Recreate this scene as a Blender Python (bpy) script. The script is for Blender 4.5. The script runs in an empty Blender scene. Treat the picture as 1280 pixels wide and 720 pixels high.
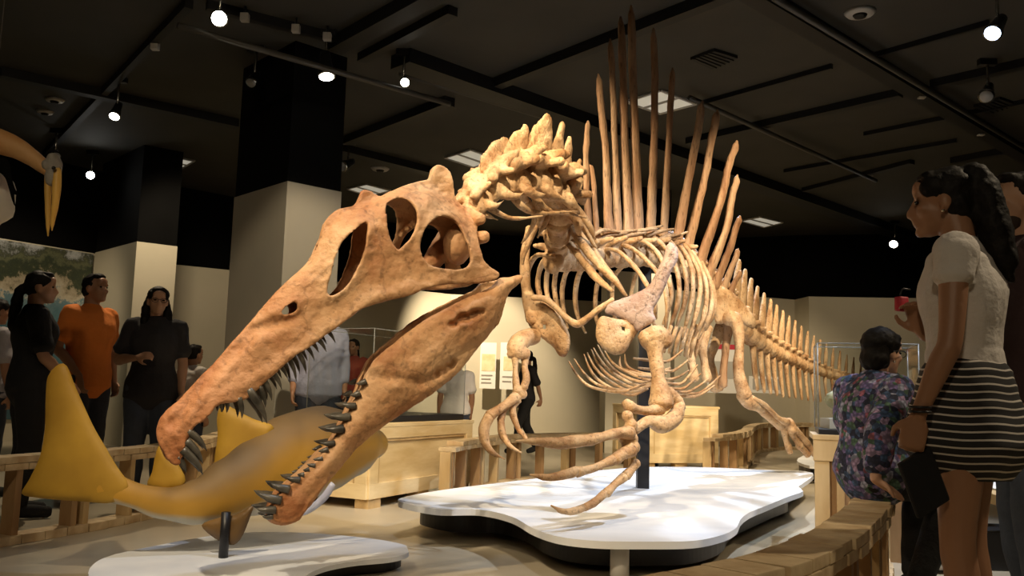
import bpy, bmesh, math, random
from mathutils import Vector, Matrix, noise
from mathutils.geometry import delaunay_2d_cdt
V = Vector
rnd = random.Random(7)
scene = bpy.context.scene
col = scene.collection

# ------------------------------------------------------------------ camera, world, lights, exposure
F = 1100.0
CAM = V((0, 0, 0.9))
TILT = math.atan(127 / F)
ROLL = 0.029
cam_d = bpy.data.cameras.new('camera')
cam_d.sensor_width = 36
cam_d.lens = F / 1280 * 36
cam_d.clip_end = 100
cam = bpy.data.objects.new('camera', cam_d)
col.objects.link(cam)
CM = Matrix.Translation(CAM) @ Matrix.Rotation(math.pi / 2 + TILT, 4, 'X') @ Matrix.Rotation(ROLL, 4, 'Z')
cam.matrix_world = CM
scene.camera = cam
R3 = CM.to_3x3()

scene.view_settings.view_transform = 'Standard'
scene.view_settings.look = 'None'
scene.view_settings.gamma = 1
scene.view_settings.use_curve_mapping = False
scene.view_settings.exposure = 0.0

world = bpy.data.worlds.new('world')
scene.world = world
world.use_nodes = True
world.node_tree.nodes['Background'].inputs[0].default_value = (1.0, 0.93, 0.8, 1)
world.node_tree.nodes['Background'].inputs[1].default_value = 0.012


def spot(name, loc, target, watt, size_deg, color, blend=0.6, radius=0.05):
    d = bpy.data.lights.new(name, 'SPOT')
    d.energy = watt * GAIN
    d.spot_size = math.radians(size_deg)
    d.spot_blend = blend
    d.color = color
    d.shadow_soft_size = radius
    o = bpy.data.objects.new(name, d)
    col.objects.link(o)
    o.location = loc
    o.rotation_euler = (V(target) - V(loc)).to_track_quat('-Z', 'Y').to_euler()
    return o


GAIN = 1.9
WARM = (1.0, 0.80, 0.54)
COOL = (0.72, 0.82, 1.0)
spot('spot_skull', (-1.7, 1.2, 3.85), (-0.6, 4.0, 1.1), 330, 50, WARM)
spot('spot_skull_top', (-2.3, 3.2, 3.85), (-0.4, 4.0, 1.3), 110, 50, WARM)
spot('spot_torso', (0.3, 2.0, 3.85), (0.5, 5.4, 1.4), 430, 40, WARM)
spot('spot_sail', (-0.6, 3.2, 3.7), (1.3, 6.6, 1.45), 280, 38, WARM)
spot('spot_hips', (3.0, 4.6, 3.85), (2.1, 7.5, 1.5), 460, 50, WARM)
spot('spot_tail', (4.5, 7.0, 3.85), (3.1, 9.6, 1.0), 420, 50, WARM)
spot('spot_platform', (2.6, 4.2, 3.9), (1.3, 5.9, 0.2), 330, 62, COOL)
spot('spot_platform_back', (2.0, 8.5, 3.9), (1.8, 6.8, 0.2), 400, 60, COOL)
spot('spot_disc', (-0.1, 3.7, 3.9), (-0.9, 4.25, 0.1), 70, 46, COOL)
spot('spot_crate', (-0.2, 4.6, 3.9), (-0.8, 7.0, 0.4), 300, 46, WARM)
spot('spot_mid_wall', (-1.0, 14.6, 3.9), (-0.7, 17.5, 1.4), 680, 56, WARM)
spot('spot_column', (-2.5, 8.8, 3.9), (-5.2, 12.2, 1.4), 1100, 50, WARM)
spot('spot_pillar', (-0.7, 5.0, 3.9), (-1.9, 8.2, 1.5), 210, 36, WARM)
spot('spot_left_floor', (-3.4, 7.6, 3.9), (-3.6, 6.6, 0.0), 120, 80, WARM)
spot('spot_panel', (2.2, 12.0, 3.9), (3.6, 15.0, 1.0), 300, 60, WARM)
spot('spot_far_crate', (1.6, 8.6, 3.9), (2.2, 11.0, 0.4), 330, 50, WARM)
spot('spot_right_floor', (3.6, 3.0, 3.9), (1.6, 3.4, 0.0), 130, 80, WARM)
spot('spot_visitors_right', (-0.8, -1.8, 3.9), (1.6, 3.0, 0.9), 95, 60, WARM, radius=0.25)
spot('spot_visitors_left', (-1.6, -0.5, 3.9), (-2.8, 5.6, 1.2), 90, 70, WARM, radius=0.2)
spot('spot_hall_left', (-4.2, 10.6, 3.9), (-4.9, 14.2, 1.0), 110, 70, WARM, radius=0.2)
spot('spot_mural', (-5.8, 9.6, 3.9), (-7.0, 12.4, 1.4), 130, 62, WARM, radius=0.2)
spot('spot_back_wall', (5.0, 12.0, 3.9), (5.2, 15.5, 1.4), 70, 80, WARM, radius=0.2)

# ------------------------------------------------------------------ pixel helpers: where a photographed point stands in the room


def ray(px, py):
    d = R3 @ V(((px - 640) / F, -(py - 360) / F, -1))
    return d


def P(px, py, Y):
    d = ray(px, py)
    return CAM + d * (Y / d.y)


def PZ(px, py, z):
    d = ray(px, py)
    return CAM + d * ((z - CAM.z) / d.z)


def PPL(px, py, A, n, w=0.0):
    d = ray(px, py)
    return CAM + d * ((w - (CAM - A).dot(n)) / d.dot(n))


# ------------------------------------------------------------------ materials


def mat(name, c1, c2=None, rough=0.6, scale=6.0, bump=0.0, bscale=None, metal=0.0, stretch=None, emit=None, detail=4, spec=0.4, lo=0.35, hi=0.65):
    m = bpy.data.materials.new(name)
    m.use_nodes = True
    nt = m.node_tree
    b = nt.nodes['Principled BSDF']
    b.inputs['Roughness'].default_value = rough
    b.inputs['Metallic'].default_value = metal
    b.inputs['Specular IOR Level'].default_value = spec
    if c2 is None and not bump:
        b.inputs['Base Color'].default_value = (*c1, 1)
    else:
        tc = nt.nodes.new('ShaderNodeTexCoord')
        mp = nt.nodes.new('ShaderNodeMapping')
        nt.links.new(tc.outputs['Object'], mp.inputs[0])
        if stretch:
            mp.inputs['Scale'].default_value = stretch
        nz = nt.nodes.new('ShaderNodeTexNoise')
        nz.inputs['Scale'].default_value = scale
        nz.inputs['Detail'].default_value = detail
        nt.links.new(mp.outputs[0], nz.inputs['Vector'])
        cr = nt.nodes.new('ShaderNodeValToRGB')
        cr.color_ramp.elements[0].position = lo
        cr.color_ramp.elements[1].position = hi
        cr.color_ramp.elements[0].color = (*c1, 1)
        cr.color_ramp.elements[1].color = (*(c2 or c1), 1)
        nt.links.new(nz.outputs['Fac'], cr.inputs[0])
        nt.links.new(cr.outputs[0], b.inputs['Base Color'])
        if bump:
            n2 = nt.nodes.new('ShaderNodeTexNoise')
            n2.inputs['Scale'].default_value = bscale or scale * 4
            n2.inputs['Detail'].default_value = 6
            nt.links.new(mp.outputs[0], n2.inputs['Vector'])
            bp = nt.nodes.new('ShaderNodeBump')
            bp.inputs['Strength'].default_value = bump
            bp.inputs['Distance'].default_value = 0.02
            nt.links.new(n2.outputs['Fac'], bp.inputs['Height'])
            nt.links.new(bp.outputs[0], b.inputs['Normal'])
    if emit:
        b.inputs['Emission Color'].default_value = (*emit[0], 1)
        b.inputs['Emission Strength'].default_value = emit[1]
    return m


def ramp_mat(name, stops, source, rough=0.6):
    """colour ramp over a scalar built by source(nt, tc) -> socket"""
    m = bpy.data.materials.new(name)
    m.use_nodes = True
    nt = m.node_tree
    b = nt.nodes['Principled BSDF']
    b.inputs['Roughness'].default_value = rough
    tc = nt.nodes.new('ShaderNodeTexCoord')
    s = source(nt, tc)
    cr = nt.nodes.new('ShaderNodeValToRGB')
    el = cr.color_ramp.elements
    while len(el) > 1:
        el.remove(el[-1])
    for i, (p, c) in enumerate(stops):
        e = el[0] if i == 0 else el.new(p)
        e.position = p
        e.color = (*c, 1)
    nt.links.new(s, cr.inputs[0])
    nt.links.new(cr.outputs[0], b.inputs['Base Color'])
    return m


def bone_mat(name, dark, mid, light, scale=5.0, crack=0.5, stretch=(1, 1, 1), pits=0.5, snout=False):
    """weathered cast bone: blotches, fine streaks, dark pits and hairline cracks"""
    m = bpy.data.materials.new(name)
    m.use_nodes = True
    nt = m.node_tree
    N, Lk = nt.nodes.new, nt.links.new
    b = nt.nodes['Principled BSDF']
    b.inputs['Roughness'].default_value = 0.62
    b.inputs['Specular IOR Level'].default_value = 0.25
    tc = N('ShaderNodeTexCoord')
    mp = N('ShaderNodeMapping')
    mp.inputs['Scale'].default_value = stretch
    Lk(tc.outputs['Object'], mp.inputs[0])
    n1 = N('ShaderNodeTexNoise')
    n1.inputs['Scale'].default_value = scale
    n1.inputs['Detail'].default_value = 8
    n1.inputs['Roughness'].default_value = 0.62
    Lk(mp.outputs[0], n1.inputs['Vector'])
    cr = N('ShaderNodeValToRGB')
    e = cr.color_ramp.elements
    e[0].position, e[0].color = 0.33, (*dark, 1)
    e[1].position, e[1].color = 0.66, (*light, 1)
    k = e.new(0.49)
    k.color = (*mid, 1)
    Lk(n1.outputs['Fac'], cr.inputs[0])
    # pits
    n2 = N('ShaderNodeTexNoise')
    n2.inputs['Scale'].default_value = scale * 9
    n2.inputs['Detail'].default_value = 3
    Lk(mp.outputs[0], n2.inputs['Vector'])
    pr = N('ShaderNodeValToRGB')
    pr.color_ramp.elements[0].position, pr.color_ramp.elements[0].color = 0.30, (1 - pits, 1 - pits, 1 - pits, 1)
    pr.color_ramp.elements[1].position, pr.color_ramp.elements[1].color = 0.42, (1, 1, 1, 1)
    Lk(n2.outputs['Fac'], pr.inputs[0])
    # cracks: edges of warped cells
    vo = N('ShaderNodeTexVoronoi')
    vo.feature = 'DISTANCE_TO_EDGE'
    vo.inputs['Scale'].default_value = scale * 0.9
    ad = N('ShaderNodeMix')
    ad.data_type = 'VECTOR'
    ad.inputs[0].default_value = 0.22
    Lk(mp.outputs[0], ad.inputs[4])
    Lk(n1.outputs['Color'], ad.inputs[5])
    Lk(ad.outputs[1], vo.inputs['Vector'])
    vr = N('ShaderNodeValToRGB')
    vr.color_ramp.elements[0].position, vr.color_ramp.elements[0].color = 0.0, (1 - crack, 1 - crack, 1 - crack, 1)
    vr.color_ramp.elements[1].position, vr.color_ramp.elements[1].color = 0.022, (1, 1, 1, 1)
    Lk(vo.outputs['Distance'], vr.inputs[0])
    m1 = N('ShaderNodeMix')
    m1.data_type, m1.blend_type = 'RGBA', 'MULTIPLY'
    m1.inputs[0].default_value = 1
    Lk(cr.outputs[0], m1.inputs[6])
    Lk(pr.outputs[0], m1.inputs[7])
    m2 = N('ShaderNodeMix')
    m2.data_type, m2.blend_type = 'RGBA', 'MULTIPLY'
    m2.inputs[0].default_value = 1
    Lk(m1.outputs[2], m2.inputs[6])
    Lk(vr.outputs[0], m2.inputs[7])
    last = m2.outputs[2]
    if snout:  # the cast is stained redder towards the snout tip
        sx = N('ShaderNodeSeparateXYZ')
        Lk(tc.outputs['Object'], sx.inputs[0])
        mr = N('ShaderNodeMapRange')
        mr.inputs['From Min'].default_value = -1.45
        mr.inputs['From Max'].default_value = -0.75
        Lk(sx.outputs['X'], mr.inputs['Value'])
        sr = N('ShaderNodeValToRGB')
        sr.color_ramp.elements[0].color = (0.82, 0.55, 0.45, 1)
        sr.color_ramp.elements[1].color = (1, 1, 1, 1)
        Lk(mr.outputs[0], sr.inputs[0])
        m3 = N('ShaderNodeMix')
        m3.data_type, m3.blend_type = 'RGBA', 'MULTIPLY'
        m3.inputs[0].default_value = 1
        Lk(last, m3.inputs[6])
        Lk(sr.outputs[0], m3.inputs[7])
        last = m3.outputs[2]
    Lk(last, b.inputs['Base Color'])
    hs = N('ShaderNodeMath')
    hs.operation = 'MULTIPLY_ADD'
    hs.inputs[1].default_value = 0.5
    Lk(n2.outputs['Fac'], hs.inputs[0])
    Lk(n1.outputs['Fac'], hs.inputs[2])
    bp = N('ShaderNodeBump')
    bp.inputs['Strength'].default_value = 0.55
    bp.inputs['Distance'].default_value = 0.025
    Lk(hs.outputs[0], bp.inputs['Height'])
    Lk(bp.outputs[0], b.inputs['Normal'])
    return m


M = {}
M['bone'] = bone_mat('bone', (0.30, 0.15, 0.06), (0.50, 0.31, 0.155), (0.64, 0.45, 0.26), 6, 0.25)
M['skull'] = bone_mat('skull_bone', (0.34, 0.14, 0.055), (0.50, 0.275, 0.13), (0.62, 0.39, 0.21), 3.6, 0.28, pits=0.35, snout=True)
M['spine'] = bone_mat('spine_bone', (0.25, 0.12, 0.055), (0.40, 0.225, 0.115), (0.54, 0.35, 0.20), 7, 0.2, (1, 1, 0.22))
M['pale'] = bone_mat('lamp_tinted_bone', (0.34, 0.22, 0.17), (0.46, 0.33, 0.27), (0.54, 0.42, 0.37), 5, 0.5)  # bluish spotlight tint on the left shoulder blade, put into its bone colour
M['tooth'] = mat('tooth_enamel', (0.035, 0.032, 0.026), (0.11, 0.10, 0.08), 0.35, 14)
M['black_metal'] = mat('black_metal', (0.012, 0.012, 0.014), rough=0.4)
M['platform'] = mat('platform_white', (0.62, 0.64, 0.66), (0.80, 0.80, 0.79), 0.45, 1.6, 0.05, 8, stretch=(0.5, 1.6, 1))
M['disc'] = mat('disc_white', (0.55, 0.60, 0.68), (0.76, 0.78, 0.80), 0.45, 1.8)
M['floor'] = mat('floor_concrete', (0.40, 0.345, 0.25), (0.50, 0.44, 0.33), 0.28, 1.2, 0.03, 10)
M['ceiling'] = mat('ceiling_black', (0.040, 0.038, 0.031), (0.050, 0.047, 0.038), 0.8, 1.5)
M['black_wall'] = mat('wall_black', (0.003, 0.003, 0.003), (0.004, 0.004, 0.004), 0.95, 2, spec=0.1)
M['beam'] = mat('beam_black', (0.006, 0.006, 0.006), rough=0.6)
M['conduit'] = mat('conduit_grey', (0.06, 0.055, 0.045), rough=0.45)
M['beige'] = mat('wall_beige', (0.50, 0.46, 0.35), (0.54, 0.49, 0.38), 0.75, 1.3)
M['grey_beige'] = mat('pillar_beige', (0.36, 0.34, 0.28), (0.40, 0.37, 0.30), 0.75, 1.3)
M['pine'] = mat('pine_wood', (0.46, 0.31, 0.14), (0.60, 0.44, 0.23), 0.55, 7, 0.12, 30, stretch=(1, 1, 0.3))
M['pine_dark'] = mat('pine_dark', (0.30, 0.17, 0.075), (0.42, 0.27, 0.13), 0.6, 7, 0.12, 30, stretch=(1, 1, 0.3))
M['rail'] = mat('rail_wood', (0.46, 0.32, 0.17), (0.66, 0.52, 0.32), 0.55, 10, 0.15, 30)
M['ply'] = mat('plywood', (0.56, 0.41, 0.20), (0.74, 0.60, 0.36), 0.5, 3.2, 0.05, 20, stretch=(0.7, 0.7, 3.2), detail=8)
M['white'] = mat('white_paper', (0.75, 0.73, 0.68), rough=0.7)
M['paper_tan'] = mat('paper_tan', (0.62, 0.50, 0.26), (0.72, 0.62, 0.40), 0.7, 8)
M['ink'] = mat('ink_grey', (0.25, 0.23, 0.20), rough=0.8)
M['red'] = mat('red_print', (0.45, 0.03, 0.05), rough=0.6)
M['shark'] = None
M['lens'] = mat('lamp_lens', (0.9, 0.9, 0.85), emit=((1.0, 0.95, 0.82), 14))
M['lens_bright'] = mat('lamp_lens_bright', (0.9, 0.9, 0.85), emit=((1.0, 0.97, 0.9), 60))
M['lens_blue'] = mat('lamp_lens_blue', (0.8, 0.85, 0.95), emit=((0.55, 0.68, 1.0), 10))
M['lens_off'] = mat('lamp_glass', (0.35, 0.36, 0.36), rough=0.15)
M['chrome'] = mat('chrome', (0.5, 0.5, 0.48), rough=0.25, metal=1.0)
M['fixture'] = mat('fixture_black', (0.01, 0.01, 0.01), rough=0.3)
M['diffuser'] = mat('panel_diffuser', (0.6, 0.57, 0.48), rough=0.6, emit=((1.0, 0.93, 0.75), 0.30))
M['off_white'] = mat('off_white_plastic', (0.42, 0.40, 0.36), rough=0.5)
M['vent'] = mat('vent_dark', (0.012, 0.011, 0.010), rough=0.7)
M['hair'] = mat('dark_hair', (0.004, 0.003, 0.003), (0.010, 0.008, 0.006), 0.6, 30, 0.2, 60, spec=0.15)
M['eye'] = mat('eye_dark', (0.01, 0.008, 0.006), rough=0.2)


def glass_mat():
    m = bpy.data.materials.new('clear_acrylic')
    m.use_nodes = True
    nt = m.node_tree
    nt.nodes.remove(nt.nodes['Principled BSDF'])
    out = nt.nodes['Material Output']
    mix = nt.nodes.new('ShaderNodeMixShader')
    tr = nt.nodes.new('ShaderNodeBsdfTransparent')
    gl = nt.nodes.new('ShaderNodeBsdfGlossy')
    gl.inputs['Roughness'].default_value = 0.03
    tr.inputs[0].default_value = (0.97, 0.98, 0.975, 1)
    lw = nt.nodes.new('ShaderNodeLayerWeight')
    lw.inputs[0].default_value = 0.12
    mu = nt.nodes.new('ShaderNodeMath')
    mu.operation = 'MULTIPLY_ADD'
    mu.inputs[1].default_value = 0.35
    mu.inputs[2].default_value = 0.02
    nt.links.new(lw.outputs['Facing'], mu.inputs[0])
    nt.links.new(mu.outputs[0], mix.inputs[0])
    nt.links.new(tr.outputs[0], mix.inputs[1])
    nt.links.new(gl.outputs[0], mix.inputs[2])
    nt.links.new(mix.outputs[0], out.inputs[0])
    return m


M['acrylic'] = glass_mat()
M['acrylic_edge'] = mat('acrylic_edge', (0.22, 0.23, 0.22), rough=0.2)

# ------------------------------------------------------------------ mesh helpers


def thing(name, label, cat, loc, group=None):
    o = bpy.data.objects.new(name, None)
    col.objects.link(o)
    o.location = loc
    o.empty_display_size = 0.1
    o['label'] = label
    o['category'] = cat
    if group:
        o['group'] = group
    return o


def tag(o, label, cat, group=None):
    o['label'] = label
    o['category'] = cat
    if group:
        o['group'] = group
    return o


def structure(o):
    o['kind'] = 'structure'
    return o


def root_loc(o):
    p = V((0, 0, 0))
    while o:
        p = p + o.location if o.parent is None else p
        o = o.parent
    return p


def link(name, bm, m, parent=None, smooth=True, voxel=None, relax=0, rough=None, sub=0):
    """one mesh object from a bmesh in world coordinates, parented without moving it"""
    bmesh.ops.recalc_face_normals(bm, faces=bm.faces[:])
    me = bpy.data.meshes.new(name)
    bm.to_mesh(me)
    bm.free()
    o = bpy.data.objects.new(name, me)
    col.objects.link(o)
    if voxel:
        r = o.modifiers.new('r', 'REMESH')
        r.mode = 'VOXEL'
        r.voxel_size = voxel
    if relax:
        s = o.modifiers.new('s', 'SMOOTH')
        s.iterations = relax
        s.factor = 0.5
    if sub:
        s = o.modifiers.new('u', 'SUBSURF')
        s.levels = sub
    if voxel or relax or sub:
        dg = bpy.context.evaluated_depsgraph_get()
        new = bpy.data.meshes.new_from_object(o.evaluated_get(dg))
        o.modifiers.clear()
        o.data = new
        bpy.data.meshes.remove(me)
        me = new
        me.name = name
    if rough:
        amp, sc = rough
        nrm = [v.normal.copy() for v in me.vertices]
        for v, n in zip(me.vertices, nrm):
            v.co += n * (amp * (noise.noise(v.co * sc) + 0.5 * noise.noise(v.co * sc * 2.3)))
    if smooth:
        for p in me.polygons:
            p.use_smooth = True
    me.materials.clear()
    if m is not None:
        me.materials.append(m)
    if parent is not None:
        o.parent = parent
        top = parent
        while top.parent:
            top = top.parent
        if parent is top:
            o.matrix_parent_inverse = Matrix.Translation(top.location).inverted()
        # below a part whose own geometry already sits in world coordinates nothing has to be undone
    return o


def cat_rom(pts, rad, sub):
    n = len(pts)
    if n < 3 or sub < 2:
        op, orr = [], []
        for i in range(n - 1):
            for k in range(max(1, sub)):
                t = k / max(1, sub)
                op.append(pts[i].lerp(pts[i + 1], t))
                orr.append((rad[i][0] * (1 - t) + rad[i + 1][0] * t, rad[i][1] * (1 - t) + rad[i + 1][1] * t))
        op.append(pts[-1])
        orr.append(rad[-1])
        return op, orr
    op, orr = [], []
    for i in range(n - 1):
        p0 = pts[i - 1] if i else pts[0] * 2 - pts[1]
        p1, p2 = pts[i], pts[i + 1]
        p3 = pts[i + 2] if i + 2 < n else pts[-1] * 2 - pts[-2]
        for k in range(sub):
            t = k / sub
            q = 0.5 * ((2 * p1) + (p2 - p0) * t + (2 * p0 - 5 * p1 + 4 * p2 - p3) * t * t + (3 * p1 - p0 - 3 * p2 + p3) * t ** 3)
            op.append(q)
            s = t * t * (3 - 2 * t)
            orr.append((rad[i][0] * (1 - s) + rad[i + 1][0] * s, rad[i][1] * (1 - s) + rad[i + 1][1] * s))
    op.append(pts[-1])
    orr.append(rad[-1])
    return op, orr


def tube(bm, pts, rad, n=10, side=None, sub=4, rounded=True):
    pts = [V(p) for p in pts]
    rad = [(r, r) if isinstance(r, (int, float)) else r for r in rad]
    pts, rad = cat_rom(pts, rad, sub)
    N = len(pts)
    tang = []
    for i in range(N):
        a, b = pts[max(0, i - 1)], pts[min(N - 1, i + 1)]
        t = b - a
        tang.append(t.normalized() if t.length > 1e-9 else V((0, 0, 1)))
    if rounded:
        r0, r1 = max(rad[0]), max(rad[-1])
        pts = [pts[0] - tang[0] * r0 * 0.45] + pts + [pts[-1] + tang[-1] * r1 * 0.45]
        rad = [(rad[0][0] * 0.6, rad[0][1] * 0.6)] + rad + [(rad[-1][0] * 0.6, rad[-1][1] * 0.6)]
        tang = [tang[0]] + tang + [tang[-1]]
        N += 2
    rings = []
    prev = None
    for i in range(N):
        t = tang[i]
        if side is not None:
            a = V(side) - t * V(side).dot(t)
        elif prev is not None:
            a = prev - t * prev.dot(t)
        else:
            ref = V((0, 0, 1)) if abs(t.z) < 0.9 else V((1, 0, 0))
            a = ref - t * ref.dot(t)
        if a.length < 1e-6:
            a = prev if prev is not None else t.orthogonal()
        a.normalize()
        prev = a
        b = t.cross(a)
        ring = []
        for k in range(n):
            th = 2 * math.pi * k / n
            ring.append(bm.verts.new(pts[i] + a * (math.cos(th) * rad[i][0]) + b * (math.sin(th) * rad[i][1])))
        rings.append(ring)
    for i in range(N - 1):
        for k in range(n):
            k2 = (k + 1) % n
            bm.faces.new((rings[i][k], rings[i][k2], rings[i + 1][k2], rings[i + 1][k]))
    bm.faces.new(rings[0][::-1])
    bm.faces.new(rings[-1])


def blob(bm, c, r, rot=None, sub=2):
    r = (r, r, r) if isinstance(r, (int, float)) else r
    mtx = Matrix.Translation(V(c))
    if rot is not None:
        mtx = mtx @ rot.to_4x4()
    mtx = mtx @ Matrix.Diagonal((*r, 1))
    bmesh.ops.create_icosphere(bm, subdivisions=sub, radius=1, matrix=mtx)


def obox(bm, o, ux, uy, uz, bevel=0):
    """box from corner o along three edge vectors"""
    vs = []
    for k in range(8):
        p = V(o)
        if k & 1:
            p = p + ux
        if k & 2:
            p = p + uy
        if k & 4:
            p = p + uz
        vs.append(bm.verts.new(p))
    fs = [(0, 2, 3, 1), (4, 5, 7, 6), (0, 1, 5, 4), (2, 6, 7, 3), (0, 4, 6, 2), (1, 3, 7, 5)]
    faces = [bm.faces.new([vs[i] for i in f]) for f in fs]
    if bevel:
        es = list({e for f in faces for e in f.edges})
        bmesh.ops.bevel(bm, geom=es, offset=bevel, segments=2, affect='EDGES', profile=0.7)


def cbox(bm, c, sx, sy, sz, yaw=0, bevel=0):
    ux, uy = V((math.cos(yaw), math.sin(yaw), 0)) * sx, V((-math.sin(yaw), math.cos(yaw), 0)) * sy
    uz = V((0, 0, sz))
    obox(bm, V(c) - ux / 2 - uy / 2 - uz / 2, ux, uy, uz, bevel)


def bone(bm, pts, n=10, side=None, sub=4, flat=1.0):
    """pts = (px, py, depth, radius in px)"""
    w = [P(p[0], p[1], p[2]) for p in pts]
    r = [(p[3] * p[2] / F, p[3] * p[2] / F * flat) for p in pts]
    tube(bm, w, r, n, side, sub)


def inside(p, poly):
    x, y = p
    c = False
    j = len(poly) - 1
    for i in range(len(poly)):
        xi, yi = poly[i]
        xj, yj = poly[j]
        if (yi > y) != (yj > y) and x < (xj - xi) * (y - yi) / (yj - yi) + xi:
            c = not c
        j = i
    return c


def seg_dist(p, chain, closed=True):
    best = 1e9
    n = len(chain)
    for i in range(n if closed else n - 1):
        ax, ay = chain[i]
        bx, by = chain[(i + 1) % n]
        dx, dy = bx - ax, by - ay
        L = dx * dx + dy * dy
        t = 0 if L == 0 else max(0, min(1, ((p[0] - ax) * dx + (p[1] - ay) * dy) / L))
        d = (p[0] - ax - t * dx) ** 2 + (p[1] - ay - t * dy) ** 2
        if d < best:
            best = d
    return math.sqrt(best)


def smooth_poly(poly, step, closed=True):
    pts = [V((p[0], p[1], 0)) for p in poly]
    n = len(pts)
    out = []
    for i in range(n if closed else n - 1):
        p0, p1, p2, p3 = (pts[(i - 1) % n], pts[i], pts[(i + 1) % n], pts[(i + 2) % n]) if closed else (pts[max(0, i - 1)], pts[i], pts[i + 1], pts[min(n - 1, i + 2)])
        k = max(1, int(round((p2 - p1).length / step)))
        for j in range(k):
            t = j / k
            q = 0.5 * ((2 * p1) + (p2 - p0) * t + (2 * p0 - 5 * p1 + 4 * p2 - p3) * t * t + (3 * p1 - p0 - 3 * p2 + p3) * t ** 3)
            out.append((q.x, q.y))
    if not closed:
        out.append((pts[-1].x, pts[-1].y))
    return out


def mesh2d(outline, holes, grid):
    """triangles filling an outline with holes; returns verts2d, tris, boundary edges"""
    loops = [outline] + holes
    vs, es = [], []
    for lp in loops:
        b = len(vs)
        vs += [V(p) for p in lp]
        es += [(b + i, b + (i + 1) % len(lp)) for i in range(len(lp))]
    xs = [p[0] for p in outline]
    ys = [p[1] for p in outline]
    y = min(ys)
    row = 0
    while y < max(ys):
        x = min(xs) + (grid / 2 if row % 2 else 0)
        while x < max(xs):
            q = (x, y)
            if inside(q, outline) and not any(inside(q, h) for h in holes):
                if min(seg_dist(q, lp) for lp in loops) > grid * 0.45:
                    vs.append(V(q))
            x += grid
        y += grid * 0.87
        row += 1
    ov, oe, of, *_ = delaunay_2d_cdt(vs, es, [], 0, 1e-4)
    tris = []
    for f in of:
        c = sum((ov[i] for i in f), V((0, 0))) / len(f)
        if inside(c, outline) and not any(inside(c, h) for h in holes):
            tris.append(f)
    cnt = {}
    for f in tris:
        for i in range(len(f)):
            a, b = f[i], f[(i + 1) % len(f)]
            cnt[(a, b)] = cnt.get((a, b), 0) + 1
    bnd = [e for e in cnt if (e[1], e[0]) not in cnt]
    return [(v.x, v.y) for v in ov], tris, bnd


def add_slab(bm, A, B, tris, bnd):
    a = [bm.verts.new(p) for p in A]
    b = [bm.verts.new(p) for p in B]
    for f in tris:
        bm.faces.new([a[i] for i in f])
        bm.faces.new([b[i] for i in reversed(f)])
    for i, j in bnd:
        bm.faces.new((a[j], a[i], b[i], b[j]))


def plate(bm, poly, Y0, th, gx=0.0, gy=0.0, grid=5, step=4, holes=(), edge=14):
    """a rounded flat bone traced in the photograph and given depth Y0 and thickness"""
    out = smooth_poly(poly, step)
    hs = [smooth_poly(h, step) for h in holes]
    cx = sum(p[0] for p in poly) / len(poly)
    cy = sum(p[1] for p in poly) / len(poly)
    v, t, b = mesh2d(out, hs, grid)
    A, B = [], []
    for p in v:
        d = min(seg_dist(p, lp) for lp in [out] + hs)
        g = 0.25 + 0.75 * math.sqrt(max(0, 1 - (1 - min(1, d / edge)) ** 2))
        Y = Y0 + gx * (p[0] - cx) + gy * (p[1] - cy)
        A.append(P(p[0], p[1], Y - th * g / 2))
        q = P(p[0], p[1], Y)
        r = ray(p[0], p[1])
        B.append(A[-1] + r.normalized() * th * g)
    add_slab(bm, A, B, t, b)


def new():
    return bmesh.new()

# ------------------------------------------------------------------ the hall: floor, ceiling, walls
CZ = 4.1
WT = 2.75
bm = new()
cbox(bm, (0, 8.0, -0.05), 30, 26, 0.1)
structure(link('floor', bm, M['floor'], smooth=False))
bm = new()
cbox(bm, (0, 8.0, CZ + 0.05), 30, 26, 0.1)
structure(link('ceiling', bm, M['ceiling'], smooth=False))


def wall_xy(px, Y):
    p = P(px, 470, Y)
    return V((p.x, p.y, 0))


def wall_seg(bm, a, b, z0, z1, th=0.15):
    d = (b - a)
    n = V((-d.y, d.x, 0)).normalized() * th
    obox(bm, V((a.x, a.y, z0)), V((d.x, d.y, 0)), n, V((0, 0, z1 - z0)))


def wall_run(name, pts, z0, z1, m, th=0.15):
    bm = new()
    for a, b in zip(pts[:-1], pts[1:]):
        wall_seg(bm, a, b, z0, z1, th)
    return structure(link(name, bm, m, smooth=False))


mural_a, mural_b = wall_xy(-120, 11.0), wall_xy(106, 13.1)
wall_run('wall_left', [mural_a, mural_b], 0, WT, M['beige'])
wall_run('wall_middle', [wall_xy(150, 13.7), wall_xy(278, 14.6), wall_xy(560, 17.4), wall_xy(757, 18.0)], 0, WT, M['beige'])
wall_run('wall_right', [wall_xy(838, 13.6), wall_xy(843, 15.6), wall_xy(994, 16.6), wall_xy(1012, 16.0), wall_xy(1085, 15.9), wall_xy(1420, 15.2)], 0, WT, M['beige'])
# black upper walls up to the ceiling, set just behind the beige panels
wall_run('wall_upper', [wall_xy(-220, 10.6) + V((0, 0.25, 0)), wall_xy(106, 13.5), wall_xy(278, 15.1), wall_xy(560, 18.0), wall_xy(800, 18.5), wall_xy(994, 17.2), wall_xy(1420, 15.8)], 0, CZ, M['black_wall'])
bm = new()
cbox(bm, (-11.0, 6, CZ / 2), 0.2, 22, CZ)
structure(link('wall_side_left', bm, M['black_wall'], smooth=False))
bm = new()
cbox(bm, (12.5, 6, CZ / 2), 0.2, 22, CZ)
structure(link('wall_side_right', bm, M['black_wall'], smooth=False))
bm = new()
cbox(bm, (0, -4.6, CZ / 2), 26, 0.2, CZ)
structure(link('wall_rear', bm, M['black_wall'], smooth=False))


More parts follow.
